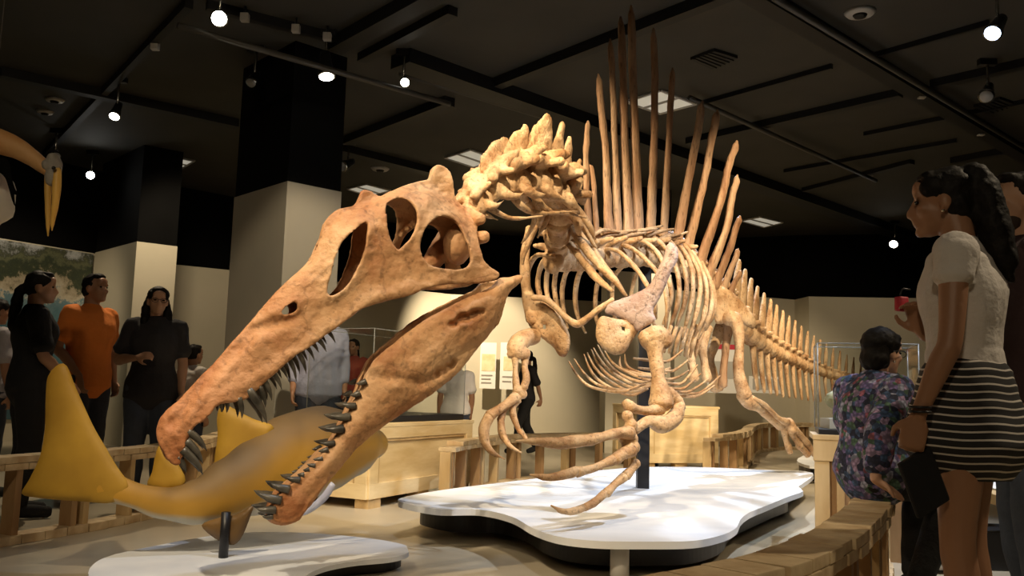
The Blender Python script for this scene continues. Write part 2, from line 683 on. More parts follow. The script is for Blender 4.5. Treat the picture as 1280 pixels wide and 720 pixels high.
def pillar(name, c, l, r, z1, m, name2=None):
    """square pillar from three ground corners: near corner c, left l, right r"""
    bm = new()
    q = l + r - c
    vs = [bm.verts.new(V((p.x, p.y, z))) for z in (0, z1) for p in (c, r, q, l)]
    for f in ((0, 3, 2, 1), (4, 5, 6, 7), (0, 1, 5, 4), (1, 2, 6, 5), (2, 3, 7, 6), (3, 0, 4, 7)):
        bm.faces.new([vs[i] for i in f])
    structure(link(name, bm, m, smooth=False))
    bm = new()
    k = 0.02
    ctr = (c + q) / 2
    pts = [p + (ctr - p) * k for p in (c, r, q, l)]
    vs = [bm.verts.new(V((p.x, p.y, z))) for z in (z1, CZ) for p in pts]
    for f in ((0, 3, 2, 1), (4, 5, 6, 7), (0, 1, 5, 4), (1, 2, 6, 5), (2, 3, 7, 6), (3, 0, 4, 7)):
        bm.faces.new([vs[i] for i in f])
    structure(link('wall_pillar_top', bm, M['black_wall'], smooth=False))


pillar('wall_pillar', wall_xy(345, 7.95), wall_xy(278, 8.75), wall_xy(415, 8.35), WT, M['grey_beige'])
pillar('wall_column', wall_xy(158, 11.8), wall_xy(106, 13.0), wall_xy(210, 12.15), WT, M['beige'])
pillar('wall_block', wall_xy(757, 13.3), wall_xy(750, 14.0), wall_xy(838, 13.6), WT, M['beige'])


# coast mural on the left wall: a printed photograph, flat
def mural_src(nt, tc):
    sep = nt.nodes.new('ShaderNodeSeparateXYZ')
    nt.links.new(tc.outputs['Object'], sep.inputs[0])
    nz = nt.nodes.new('ShaderNodeTexNoise')
    nz.inputs['Scale'].default_value = 3.0
    nz.inputs['Detail'].default_value = 9
    nz.inputs['Roughness'].default_value = 0.75
    nt.links.new(tc.outputs['Object'], nz.inputs['Vector'])
    a = nt.nodes.new('ShaderNodeMath')
    a.operation = 'MULTIPLY_ADD'
    a.inputs[1].default_value = 1.3
    nt.links.new(nz.outputs['Fac'], a.inputs[0])
    nt.links.new(sep.outputs['Z'], a.inputs[2])
    s = nt.nodes.new('ShaderNodeMath')
    s.operation = 'MULTIPLY'
    s.inputs[1].default_value = 1 / 3.6
    nt.links.new(a.outputs[0], s.inputs[0])
    return s.outputs[0]


M['mural'] = ramp_mat('mural_print', [
    (0.0, (0.03, 0.07, 0.09)), (0.66, (0.05, 0.12, 0.15)), (0.735, (0.10, 0.17, 0.20)), (0.75, (0.40, 0.36, 0.28)), (0.80, (0.26, 0.22, 0.15)),
    (0.815, (0.04, 0.05, 0.025)), (0.85, (0.02, 0.03, 0.018)), (0.89, (0.10, 0.11, 0.06)), (0.915, (0.03, 0.035, 0.02)), (0.95, (0.30, 0.32, 0.33)), (1.0, (0.45, 0.46, 0.47))], mural_src, 0.5)
bm = new()
d = (mural_b - mural_a).normalized()
n = V((d.y, -d.x, 0))
obox(bm, mural_a + n * 0.035 + V((0, 0, 0.3)), mural_b - mural_a - d * 0.05, -n * 0.03, V((0, 0, WT - 0.32)))
tag(link('mural', bm, M['mural'], smooth=False), 'large printed mural of a rocky tree-lined coast on the left wall', 'mural')


def paper(name, label, cat, c0, c1, Y, m, strips=()):
    """a sheet on a wall between two pixel corners at depth Y, with printed patches as parts"""
    a, b = P(c0[0], c0[1], Y), P(c1[0], c1[1], Y)
    t = thing(name, label, cat, (a.x, Y, b.z))
    bm = new()
    obox(bm, V((a.x, Y - 0.02, b.z)), V((b.x - a.x, 0, 0)), V((0, 0.02, 0)), V((0, 0, a.z - b.z)))
    link('sheet', bm, m, t, smooth=False)
    for (nm, u0, v0, u1, v1, mm) in strips:
        bm = new()
        w, h = b.x - a.x, a.z - b.z
        obox(bm, V((a.x + u0 * w, Y - 0.026, a.z - v1 * h)), V(((u1 - u0) * w, 0, 0)), V((0, 0.006, 0)), V((0, 0, (v1 - v0) * h)))
        link(nm, bm, mm, t, smooth=False)
    return t


paper('wall_poster', 'cream wall poster with a yellow picture, left of the walking visitor', 'poster', (601, 428), (619, 486), 17.2, M['white'],
      [('picture', 0.1, 0.25, 0.95, 0.62, M['paper_tan']), ('text_line', 0.1, 0.70, 0.8, 0.73, M['ink']), ('text_line', 0.1, 0.78, 0.7, 0.81, M['ink']), ('text_line', 0.1, 0.86, 0.75, 0.89, M['ink'])])
paper('wall_poster', 'pale line-drawing poster on the wall directly behind the walking visitor', 'poster', (626, 428), (645, 487), 17.2, M['white'],
      [('drawing', 0.2, 0.3, 0.8, 0.6, M['paper_tan']), ('text_line', 0.15, 0.72, 0.8, 0.75, M['ink']), ('text_line', 0.15, 0.82, 0.7, 0.85, M['ink'])])
paper('wall_panel', 'bright white wall panel with a red top band behind the hind legs', 'panel', (884, 430), (925, 492), 15.0, M['white'],
      [('header_band', 0.0, 0.0, 1.0, 0.10, M['red']), ('picture', 0.15, 0.35, 0.85, 0.7, M['off_white'])])
paper('wall_panel', 'small low picture panel on the wall under the tail', 'panel', (936, 470), (978, 492), 15.2, M['white'],
      [('picture', 0.1, 0.15, 0.9, 0.8, M['off_white'])])

# ------------------------------------------------------------------ ceiling: beams, tracks, lamps


def bar(name, label, cat, a, b, w, h, m, zt=CZ, group=None):
    A, B = PZ(a[0], a[1], zt - h), PZ(b[0], b[1], zt - h)
    A.z = B.z = zt - h
    d = B - A
    n = V((-d.y, d.x, 0)).normalized() * w
    bm = new()
    obox(bm, A - n / 2, d, n, V((0, 0, h - 0.001)))
    o = link(name, bm, m, smooth=False)
    if label is None:
        return structure(o)
    return tag(o, label, cat, group)


trims = [((930, -6), (1290, 206), 0.16, 0.12), ((622, 110), (915, -3), 0.11, 0.10), ((500, 82), (1140, 302), 0.30, 0.14), ((418, 66), (548, -4), 0.16, 0.12), ((452, 78), (566, 19), 0.10, 0.08),
         ((0, 96), (296, 160), 0.13, 0.10), ((434, 181), (562, 132), 0.14, 0.10), ((425, 190), (560, 224), 0.16, 0.10),
         ((860, 181), (1126, 121), 0.11, 0.08), ((1165, 111), (1285, 84), 0.11, 0.08), ((1088, 74), (1236, 32), 0.035, 0.05), ((880, 131), (1040, 86), 0.035, 0.05),
         ((1005, 240), (1140, 205), 0.10, 0.06), ((980, 216), (1196, 178), 0.03, 0.05), ((1190, 205), (1290, 186), 0.10, 0.08), ((1080, 170), (1290, 128), 0.03, 0.05)]
for i, (a, b, w, h) in enumerate(trims):
    bar('trim_%d' % (i + 1), None, None, a, b, w, h, M['beam'])
pipes = [((965, -4), (1290, 190), 'grey conduit along the right-hand ceiling track'), ((222, 32), (562, 130), 'grey pipe running past the black pillar top'), ((500, 92), (690, 150), 'thin conduit beside the wide central ceiling beam'),
         ((862, 122), (1095, 226), 'thin grey conduit crossing the ceiling behind the sail')]
for a, b, lb in pipes:
    zz = 3.62 if 'pillar' in lb else CZ - 0.12
    A, B = PZ(a[0], a[1], zz), PZ(b[0], b[1], zz)
    bm = new()
    tube(bm, [A, B], [0.028, 0.028], 8, sub=1, rounded=False)
    tag(link('conduit', bm, M['conduit']), lb, 'conduit')


def panel_light(q, label):
    """ceiling light panel from four pixel corners"""
    pts = [PZ(x, y, CZ - 0.012) for x, y in q]
    c = sum(pts, V((0, 0, 0))) / 4
    t = thing('ceiling_light', label, 'ceiling light', c, 'flat square ceiling lights')
    bm = new()
    lo = [bm.verts.new(p) for p in pts]
    hi = [bm.verts.new(p + V((0, 0, 0.011))) for p in pts]
    bm.faces.new(lo)
    bm.faces.new(hi[::-1])
    for i in range(4):
        bm.faces.new((lo[i], lo[(i + 1) % 4], hi[(i + 1) % 4], hi[i]))
    link('diffuser', bm, M['diffuser'], t, smooth=False)
    bm = new()
    for i in range(4):
        a, b = c + (pts[i] - c) * 1.0, c + (pts[(i + 1) % 4] - c) * 1.0
        tube(bm, [a, b], [0.018, 0.018], 6, sub=1, rounded=False)
    link('frame', bm, M['off_white'], t, smooth=False)
    mid = [(pts[0] + pts[1]) / 2, (pts[2] + pts[3]) / 2]
    bm = new()
    tube(bm, mid, [0.02, 0.02], 6, sub=1, rounded=False)
    link('divider', bm, M['off_white'], t, smooth=False)


panel_light([(826, 113), (870, 130), (825, 142), (782, 127)], 'large bright ceiling light panel directly behind the tall sail spines')
panel_light([(926, 276), (950, 271), (979, 278), (955, 284)], 'small ceiling light panel far back, right of the sail')
panel_light([(556, 197), (588, 187), (622, 199), (592, 209)], 'ceiling light panel seen left of the neck spines')
panel_light([(434, 236), (458, 230), (488, 238), (462, 245)], 'dim ceiling light panel just above the skull nose horn')
panel_light([(179, 201), (196, 192), (243, 201), (226, 211)], 'ceiling light panel at upper left between two spotlights')
for q, lb in [([(863, 75), (893, 64), (922, 73), (890, 87)], 'dark square ceiling vent right of the tallest spines'), ([(1217, 134), (1250, 124), (1270, 131), (1236, 143)], 'dark ceiling vent below the right-hand lamps')]:
    pts = [PZ(x, y, CZ - 0.03) for x, y in q]
    c = sum(pts, V((0, 0, 0))) / 4
    t = thing('ceiling_vent', lb, 'vent', c, 'ceiling vents')
    bm = new()
    lo = [bm.verts.new(p) for p in pts]
    hi = [bm.verts.new(p + V((0, 0, 0.029))) for p in pts]
    bm.faces.new(lo)
    bm.faces.new(hi[::-1])
    for i in range(4):
        bm.faces.new((lo[i], lo[(i + 1) % 4], hi[(i + 1) % 4], hi[i]))
    link('grille', bm, M['vent'], t, smooth=False)
    for k in range(1, 6):
        bm = new()
        a, b = pts[0].lerp(pts[1], k / 6), pts[3].lerp(pts[2], k / 6)
        tube(bm, [a, b], [0.012, 0.012], 5, sub=1, rounded=False)
        link('slat', bm, M['beam'], t, smooth=False)
for x, y, r, lb in [(1075, 19, 0.13, 'round white smoke detector on the ceiling at top right'), (475, 213, 0.14, 'round smoke detector on the ceiling above the skull'), (68, 127, 0.11, 'small pale ceiling sensor at upper left'), (56, 142, 0.10, 'second pale ceiling sensor under the first at upper left')]:
    c = PZ(x, y, CZ - 0.03)
    t = thing('smoke_detector', lb, 'detector', c)
    bm = new()
    tube(bm, [c + V((0, 0, 0.029)), c + V((0, 0, 0.0))], [r, r * 0.8], 20, sub=1, rounded=False)
    link('housing', bm, M['off_white'], t)
    bm = new()
    tube(bm, [c + V((0, 0, 0.0)), c + V((0, 0, -0.02))], [r * 0.45, r * 0.35], 16, sub=1, rounded=False)
    link('sensor', bm, M['vent'], t)


def track_lamp(px, py, z, aim, label, lens, size=1.0, stem=True):
    """spotlight head with its mouth at the pixel, hung from the ceiling"""
    c = PZ(px, py, z)
    d = (V(aim) - c).normalized()
    t = thing('track_spotlight', label, 'spotlight', V((c.x, c.y, CZ)), 'ceiling track spotlights')
    size *= 0.8
    L = 0.26 * size
    back = c - d * L
    bm = new()
    tube(bm, [c, c - d * 0.02, c - d * L * 0.55, back], [0.085 * size, 0.085 * size, 0.062 * size, 0.05 * size], 16, sub=2, rounded=False)
    link('housing', bm, M['fixture'], t)
    bm = new()
    tube(bm, [c + d * 0.006, c - d * 0.012], [0.088 * size, 0.088 * size], 20, sub=1, rounded=False)
    link('trim_ring', bm, M['chrome'], t)
    bm = new()
    tube(bm, [c + d * 0.014, c + d * 0.006], [0.07 * size, 0.072 * size], 20, sub=1, rounded=False)
    link('lens', bm, lens, t)
    mid = c - d * L * 0.55
    top = V((mid.x, mid.y, CZ - 0.06))
    bm = new()
    tube(bm, [top, V((mid.x, mid.y, mid.z + 0.02))], [0.014, 0.014], 8, sub=1)
    link('stem', bm, M['chrome'], t)
    bm = new()
    cbox(bm, (top.x, top.y, CZ - 0.03), 0.16, 0.06, 0.058)
    link('canopy', bm, M['fixture'], t, smooth=False)


track_lamp(274, 23, 3.72, (-1.0, 2.6, 1.0), 'brightest glaring track spotlight at upper left', M['lens_bright'], 1.0)
track_lamp(408, 95, 3.66, (-1.2, 7.0, 0.0), 'lit track spotlight pointing down in front of the black pillar', M['lens'], 1.15)
track_lamp(506, 103, 3.75, (0.5, 3.0, 1.0), 'small glowing spotlight right of the black pillar', M['lens'], 0.7)
track_lamp(143, 145, 3.66, (-4.2, 7.0, 0.0), 'lit spotlight pointing down over the column at left', M['lens'], 0.9)
track_lamp(113, 219, 3.72, (-3.0, 5.0, 1.0), 'far bright spotlight between the beak and the ceiling light', M['lens_bright'], 0.9)
track_lamp(428, 208, 3.72, (-4.0, 8.0, 1.6), 'dim spotlight with chrome rim above the skull', M['lens_off'], 1.1)
track_lamp(1241, 41, 3.66, (1.0, 4.6, 0.4), 'large bluish track spotlight in the upper right corner', M['lens_blue'], 1.0)
track_lamp(1233, 120, 3.72, (2.0, 5.0, 0.4), 'unlit track spotlight under the bluish one at right', M['lens_off'], 1.0)
track_lamp(1117, 305, 3.66, (4.0, 11.5, 0.5), 'distant spotlight left of the standing woman face', M['lens'], 1.2)
track_lamp(314, 103, 3.72, (-3.0, 6.0, 1.0), 'unlit spotlight hung on the black pillar top', M['lens_off'], 0.8)
track_lamp(70, 195, 3.72, (-3.6, 8.0, 1.0), 'dark spotlight above the beaked head', M['lens_off'], 0.9)
for px, py, lb in [(306, 22, 'pale track connector just right of the brightest spotlight'), (370, 36, 'pale track connector left of the downward lamp'), (409, 46, 'pale track connector above the downward lamp'), (1152, 119, 'pale bracket on the right-hand ceiling track'),
                   (1226, 166, 'second pale bracket further along the right-hand track'), (194, 58, 'pale clip on the left slanting track'), (1089, 283, 'small pale clip above the distant spotlight')]:
    c = PZ(px, py, CZ - 0.10)
    t = thing('track_connector', lb, 'bracket', V((c.x, c.y, CZ)))
    bm = new()
    cbox(bm, (c.x, c.y, CZ - 0.10), 0.07, 0.06, 0.07, bevel=0.008)
    link('block', bm, M['off_white'], t, smooth=False)
    bm = new()
    tube(bm, [V((c.x, c.y, CZ)), V((c.x, c.y, CZ - 0.07))], [0.012, 0.012], 6, sub=1)
    link('stem', bm, M['fixture'], t)
# black track the left lamps hang from
for a, b, lb in [((236, 10), (56, 196), 'black lighting track slanting across the upper left ceiling'), ((258, 12), (430, 56), 'black lighting track over the brightest spotlight')]:
    bar('lighting_track', lb, 'track', a, b, 0.07, 0.08, M['beam'])

# ------------------------------------------------------------------ wooden barriers, crates, cases


def resample(pts, step):
    pp, _ = cat_rom(pts, [(0, 0)] * len(pts), 12)
    out = [pp[0]]
    acc = 0
    for a, b in zip(pp[:-1], pp[1:]):
        L = (b - a).length
        while acc + L >= step:
            t = (step - acc) / L
            a = a.lerp(b, t)
            L = (b - a).length
            out.append(a.copy())
            acc = 0
        acc += L
    return out


def mid_key(q):
    return q[0][0] * 7 + q[-1][1] * 13


def barrier(label, px_pts, post_step=0.42, zt=0.47, wide=0.14, first=0.15):
    pts = [PZ(x, y, zt) for x, y in px_pts]
    for p in pts:
        p.z = 0
    seg = resample(pts, 0.15)
    jr = random.Random(int(abs(mid_key(px_pts))))
    mid = seg[len(seg) // 2]
    t = thing('wooden_barrier', label, 'barrier', mid, 'low curved wooden barriers round the exhibit')

    def rail(name, z0, z1, w, layers):
        bm = new()
        h = (z1 - z0) / layers
        for L in range(layers):
            off = 0 if L % 2 == 0 else 1
            for i in range(off % 2, len(seg) - 1, 1):
                a, b = seg[i], seg[i + 1]
                if L % 2:
                    a, b = a.lerp(b, 0.5), (seg[i + 1].lerp(seg[i + 2], 0.5) if i + 2 < len(seg) else b)
                d = b - a
                n = V((-d.y, d.x, 0)).normalized() * w
                g = d.normalized() * 0.003
                o = n.normalized() * jr.uniform(-0.006, 0.006)
                obox(bm, V((a.x, a.y, z0 + L * h)) - n / 2 + g + o, d - g * 2, n, V((0, 0, h - 0.001 - jr.uniform(0, 0.002))), bevel=0.004)
        link(name, bm, M['rail'], t, smooth=False)

    rail('top_rail', zt - 0.075, zt, wide, 2)
    rail('bottom_rail', 0.0, 0.05, wide * 0.9, 1)
    posts = resample(pts, post_step)
    for i, p in enumerate(posts):
        q = posts[min(i + 1, len(posts) - 1)] - posts[max(0, i - 1)]
        yaw = math.atan2(q.y, q.x)
        for s in ((-0.045, 0.045) if i % 2 == 0 else (0,)):
            bm = new()
            c = p + V((math.cos(yaw), math.sin(yaw), 0)) * s
            cbox(bm, (c.x, c.y, (0.05 + zt - 0.075) / 2), 0.042, wide * 0.62, zt - 0.075 - 0.05 + 0.004, yaw, 0.004)
            link('post', bm, M['pine_dark'] if (i + (s > 0)) % 3 else M['pine'], t, smooth=False)
    # dark bolt holes in the near blocks
    return t


barrier('low wooden barrier on the left in front of the three standing visitors', [(-70, 575), (0, 570), (60, 566), (120, 562), (190, 556), (240, 550), (272, 542), (290, 536)])
barrier('low wooden barrier between the crate and the far end behind the claws', [(560, 553), (583, 549), (640, 543), (720, 541), (800, 541)])
barrier('low far wooden barrier behind the raised hind foot', [(886, 543), (915, 541), (932, 537), (938, 532), (950, 529), (985, 528), (1040, 529)])
barrier('nearest curved wooden barrier at lower right, under the seated woman', [(740, 748), (800, 733), (860, 720), (960, 700), (1030, 672), (1072, 645), (1092, 622), (1096, 606), (1092, 596)], post_step=0.36, wide=0.16)


def ground_frame(c0, c1, depth):
    """corner, along-front vector, away vector from two ground points"""
    u = c1 - c0
    n = V((-u.y, u.x, 0)).normalized() * depth
    return c0, u, n


def crate(label, c0, u, n, h, panel=True, group='wooden display crates'):
    t = thing('display_crate', label, 'crate', c0 + u / 2 + n / 2, group)
    uu, nn = u.normalized(), n.normalized()
    z0 = 0.07
    bm = new()
    obox(bm, c0 + V((0, 0, z0)), u, n, V((0, 0, h - z0 - 0.03)))
    link('body', bm, M['ply'], t, smooth=False)
    bm = new()
    obox(bm, c0 - uu * 0.02 - nn * 0.02 + V((0, 0, h - 0.03)), u + uu * 0.04, n + nn * 0.04, V((0, 0, 0.03)), 0.005)
    link('top_board', bm, M['ply'], t, smooth=False)
    fw = 0.085
    for (o, a, b) in ((c0, u, -nn), (c0, n, -uu)):
        au = a.normalized()
        L = a.length
        for s0, s1, za, zb in ((0, L, h - 0.03 - fw, h - 0.03), (0, L, z0, z0 + fw * 1.3), (0, fw * 1.25, z0 + fw * 1.3, h - 0.03 - fw), (L - fw * 1.25, L, z0 + fw * 1.3, h - 0.03 - fw)):
            bm = new()
            obox(bm, o + au * s0 + V((0, 0, za)), au * (s1 - s0), b * 0.018, V((0, 0, zb - za)), 0.003)
            link('frame_board', bm, M['ply'], t, smooth=False)
        if panel:
            for s0, s1, za, zb in ((fw * 1.25, L - fw * 1.25, h - 0.05 - fw, h - 0.03 - fw), (fw * 1.25, fw * 1.25 + 0.018, z0 + fw * 1.3, h - 0.05 - fw), (L - fw * 1.25 - 0.018, L - fw * 1.25, z0 + fw * 1.3, h - 0.05 - fw)):
                bm = new()
                obox(bm, o + au * s0 + V((0, 0, za)), au * (s1 - s0), b * 0.012, V((0, 0, zb - za)))
                link('moulding', bm, M['pine'], t, smooth=False)
    for k in (0.06, 0.5, 0.94):
        for w in (0.08, 0.92):
            bm = new()
            c = c0 + u * k + n * w
            cbox(bm, (c.x, c.y, z0 / 2), 0.2 * 0.8, 0.12, z0, math.atan2(u.y, u.x))
            link('foot', bm, M['pine'], t, smooth=False)
    return t


def case(label, o, u, n, z0, h, plinth=0.05, plinth_mat=None):
    """clear acrylic cover: five panes, edge strips and a base"""
    t = thing('acrylic_case', label, 'display case', V((o.x, o.y, z0)) + u / 2 + n / 2, 'clear acrylic display covers')
    bm = new()
    obox(bm, V((o.x, o.y, z0 + 0.001)), u, n, V((0, 0, plinth)), 0.004)
    link('base', bm, plinth_mat or M['black_metal'], t, smooth=False)
    zb = z0 + plinth
    th = 0.006
    uu, nn = u.normalized(), n.normalized()
    for a, b, c in ((o, u, nn * th), (o + n - nn * th, u, nn * th), (o, uu * th, n), (o + u - uu * th, uu * th, n)):
        bm = new()
        obox(bm, V((a.x, a.y, zb)), b, c, V((0, 0, h)))
        link('pane', bm, M['acrylic'], t, smooth=False)
    bm = new()
    obox(bm, V((o.x, o.y, zb + h)), u, n, V((0, 0, th)))
    link('lid', bm, M['acrylic'], t, smooth=False)
    cs = [o, o + u, o + u + n, o + n]
    for i, c in enumerate(cs):
        e = cs[(i + 1) % 4]
        bm = new()
        tube(bm, [V((c.x, c.y, zb)), V((c.x, c.y, zb + h))], [0.0035, 0.0035], 6, sub=1, rounded=False)
        link('edge', bm, M['acrylic_edge'], t)
        bm = new()
        tube(bm, [V((c.x, c.y, zb + h)), V((e.x, e.y, zb + h))], [0.003, 0.003], 6, sub=1, rounded=False)
        link('edge', bm, M['acrylic_edge'], t)
    return t


c0, c1 = PZ(458, 637, 0), PZ(586, 613, 0)
u = c1 - c0
uu = u.normalized()
c0, u, n = ground_frame(c0, c1, 0.7)
crate('wooden display crate with framed front, right behind the lower jaw', c0, u, n, 0.62)
case('clear acrylic cover on the framed crate behind the jaws', c0 + uu * 0.06 + n * 0.06, u * 0.92, n * 0.86, 0.62, 0.66)

a0, a1 = PZ(806, 586, 0), PZ(897, 586, 0)
a0, u2, n2 = ground_frame(a0, a1, 0.9)
crate('second wooden display crate standing behind the black support post', a0, u2, n2, 0.76)

# narrow wooden pedestal with a case, left of the seated woman
p0 = P(1018, 560, 5.15)
p0.z = 0
ux, uy = V((0.57, -0.16, 0)), V((0.13, 0.44, 0))
t = thing('display_pedestal', 'pale wooden pedestal of upright boards beside the seated woman', 'pedestal', p0 + ux / 2 + uy / 2)
ztop = P(1018, 543, 5.15).z
bm = new()
obox(bm, p0 + ux * 0.06 + uy * 0.06, ux * 0.88, uy * 0.88, V((0, 0, ztop - 0.03)))
link('body', bm, M['pine_dark'], t, smooth=False)
for k, wd in ((0, 0.115), (0.2, 0.06), (0.55, 0.1), (0.885, 0.115)):
    bm = new()
    obox(bm, p0 + ux * k, ux * wd * 1.2, uy * 0.05, V((0, 0, ztop - 0.03)), 0.004)
    link('upright_board', bm, M['pine'], t, smooth=False)
bm = new()
obox(bm, p0 - ux * 0.01 - uy * 0.01 + V((0, 0, ztop - 0.15)), ux * 1.02, uy * 0.06, V((0, 0, 0.12)), 0.004)
link('cross_board', bm, M['pine'], t, smooth=False)
bm = new()
obox(bm, p0 - ux * 0.015 - uy * 0.015 + V((0, 0, ztop - 0.03)), ux * 1.03, uy * 1.03, V((0, 0, 0.03)), 0.004)
link('top_board', bm, M['pine'], t, smooth=False)
co = p0 + ux * 0.04 + uy * 0.04
case('clear acrylic cover on the pedestal beside the seated woman', co, ux * 0.92, uy * 0.92, ztop, 0.50, 0.03)
# small fossil skull shown inside that case
fc = p0 + ux * 0.26 + uy * 0.45
t = thing('small_fossil_skull', 'small greenish fossil skull inside the pedestal case', 'fossil', V((fc.x, fc.y, ztop + 0.032)))
M['fossil'] = mat('fossil_green', (0.25, 0.24, 0.13), (0.40, 0.37, 0.22), 0.6, 14, 0.3, 60)
bm = new()
z = ztop + 0.16
blob(bm, (fc.x, fc.y, z + 0.04), (0.09, 0.07, 0.065))
tube(bm, [V((fc.x, fc.y, z + 0.03)), V((fc.x + 0.1, fc.y - 0.01, z + 0.0)), V((fc.x + 0.17, fc.y - 0.02, z - 0.03))], [0.05, 0.04, 0.02], 10)
link('cranium', bm, M['fossil'], t, voxel=0.008, relax=2, rough=(0.006, 18))
bm = new()
tube(bm, [V((fc.x - 0.03, fc.y, z - 0.03)), V((fc.x + 0.06, fc.y, z - 0.06)), V((fc.x + 0.14, fc.y - 0.02, z - 0.06))], [0.025, 0.025, 0.012], 8)
link('jaw', bm, M['fossil'], t, rough=(0.004, 18))
bm = new()
obox(bm, V((fc.x - 0.09, fc.y - 0.08, ztop + 0.032)), V((0.22, 0, 0)), V((0, 0.16, 0)), V((0, 0, 0.06)), 0.004)
link('stand', bm, M['off_white'], t, smooth=False)
bm = new()
tube(bm, [V((fc.x, fc.y, ztop + 0.09)), V((fc.x, fc.y, z + 0.0))], [0.012, 0.012], 8, sub=1)
link('stem', bm, M['black_metal'], t)

# sloped reading desk behind the standing woman
q = PZ(1222, 672, 0)
t = thing('reading_desk', 'sloped white reading panel on a dark base behind the bare legs', 'reading panel', q)
A, B = P(1212, 600, 5.0), P(1275, 655, 5.0)
pa = V((A.x, 5.0, 0.44))
bm = new()
obox(bm, V((pa.x - 0.1, 4.85, pa.z - 0.04)), V((0.75, 0.0, -0.22)), V((0.0, 0.5, 0.22)), V((0.02, -0.02, 0.05)), 0.004)
link('frame', bm, M['pine'], t, smooth=False)
bm = new()
obox(bm, V((pa.x - 0.04, 4.89, pa.z + 0.025)), V((0.64, 0.0, -0.19)), V((0.0, 0.42, 0.185)), V((0.004, -0.004, 0.008)))
link('printed_panel', bm, M['white'], t, smooth=False)
bm = new()
obox(bm, V((pa.x - 0.05, 4.9, 0.0)), V((0.7, 0, 0)), V((0, 0.4, 0)), V((0, 0, 0.20)), 0.01)
link('base', bm, M['black_metal'], t, smooth=False)

# ------------------------------------------------------------------ display platforms


def ground_slab(bm, px_poly, z, th, shrink=1.0, step=6):
    out = smooth_poly(px_poly, step)
    pts = [PZ(x, y, z) for x, y in out]
    c = sum(pts, V((0, 0, 0))) / len(pts)
    pts = [V((c.x + (p.x - c.x) * shrink, c.y + (p.y - c.y) * shrink, 0)) for p in pts]
    top = [bm.verts.new(V((p.x, p.y, z))) for p in pts]
    bot = [bm.verts.new(V((p.x, p.y, z - th))) for p in pts]
    bm.faces.new(top)
    bm.faces.new(bot[::-1])
    n = len(pts)
    for i in range(n):
        bm.faces.new((top[i], bot[i], bot[(i + 1) % n], top[(i + 1) % n]))
    return c


PZT = 0.22
plat = [(498, 626), (520, 618), (570, 610), (620, 604), (670, 598), (730, 590), (800, 584), (880, 584), (950, 587), (1006, 589), (1017, 594), (1005, 603), (998, 608), (1004, 614), (985, 621), (958, 632), (936, 641), (925, 650),
        (921, 659), (905, 668), (866, 676), (800, 677), (745, 676), (700, 671), (668, 661), (640, 646), (600, 637), (545, 636)]
bm = new()
c = ground_slab(bm, plat, PZT, 0.035)
root = thing('display_platform', 'large wavy-edged white platform under the dinosaur skeleton', 'platform', V((c.x, c.y, 0)))
link('deck', bm, M['platform'], root, smooth=False)
bm = new()
ground_slab(bm, plat, PZT - 0.035, 0.15, 0.91)
link('plinth', bm, M['black_metal'], root, smooth=False)
for x, y in ((775, 676), (960, 598), (620, 610)):
    p = PZ(x, y, PZT)
    p = c + (p - c) * 0.955
    bm = new()
    tube(bm, [V((p.x, p.y, 0)), V((p.x, p.y, PZT - 0.036))], [0.045, 0.045], 16, sub=1, rounded=False)
    link('leg', bm, M['off_white'], root)

isl = [(996, 576), (1003, 570), (1018, 566), (1036, 568), (1046, 574), (1036, 581), (1012, 582)]
bm = new()
c = ground_slab(bm, isl, 0.20, 0.03)
t = thing('display_platform', 'small separate white platform under the hind foot', 'platform', V((c.x, c.y, 0)))
link('deck', bm, M['platform'], t, smooth=False)
bm = new()
ground_slab(bm, isl, 0.17, 0.17, 0.9)
link('plinth', bm, M['black_metal'], t, smooth=False)

dsc = [(116, 706), (140, 694), (200, 681), (270, 669), (330, 665), (400, 667), (470, 674), (508, 682), (511, 690), (490, 697), (440, 702), (405, 709), (385, 718), (370, 730), (330, 745), (230, 752), (140, 745), (112, 722)]
DZ = 0.09
bm = new()
c = ground_slab(bm, dsc, DZ, 0.022)
t = thing('display_disc', 'low pale blue-white rounded base under the yellow fish', 'platform', V((c.x, c.y, 0)))
link('deck', bm, M['disc'], t, smooth=False)
bm = new()
ground_slab(bm, dsc, DZ - 0.022, DZ - 0.022, 0.95)
link('plinth', bm, M['black_metal'], t, smooth=False)

# ------------------------------------------------------------------ yellow model fish


def shark_src(nt, tc):
    sep = nt.nodes.new('ShaderNodeSeparateXYZ')
    geo = nt.nodes.new('ShaderNodeNewGeometry')
    nz = nt.nodes.new('ShaderNodeTexNoise')
    nz.inputs['Scale'].default_value = 2.2
    nz.inputs['Detail'].default_value = 3
    nt.links.new(tc.outputs['Object'], nz.inputs['Vector'])
    at = nt.nodes.new('ShaderNodeAttribute')
    at.attribute_name = 'belly'
    a = nt.nodes.new('ShaderNodeMath')
    a.operation = 'MULTIPLY_ADD'
    a.inputs[1].default_value = 0.45
    nt.links.new(nz.outputs['Fac'], a.inputs[0])
    nt.links.new(at.outputs['Fac'], a.inputs[2])
    return a.outputs[0]


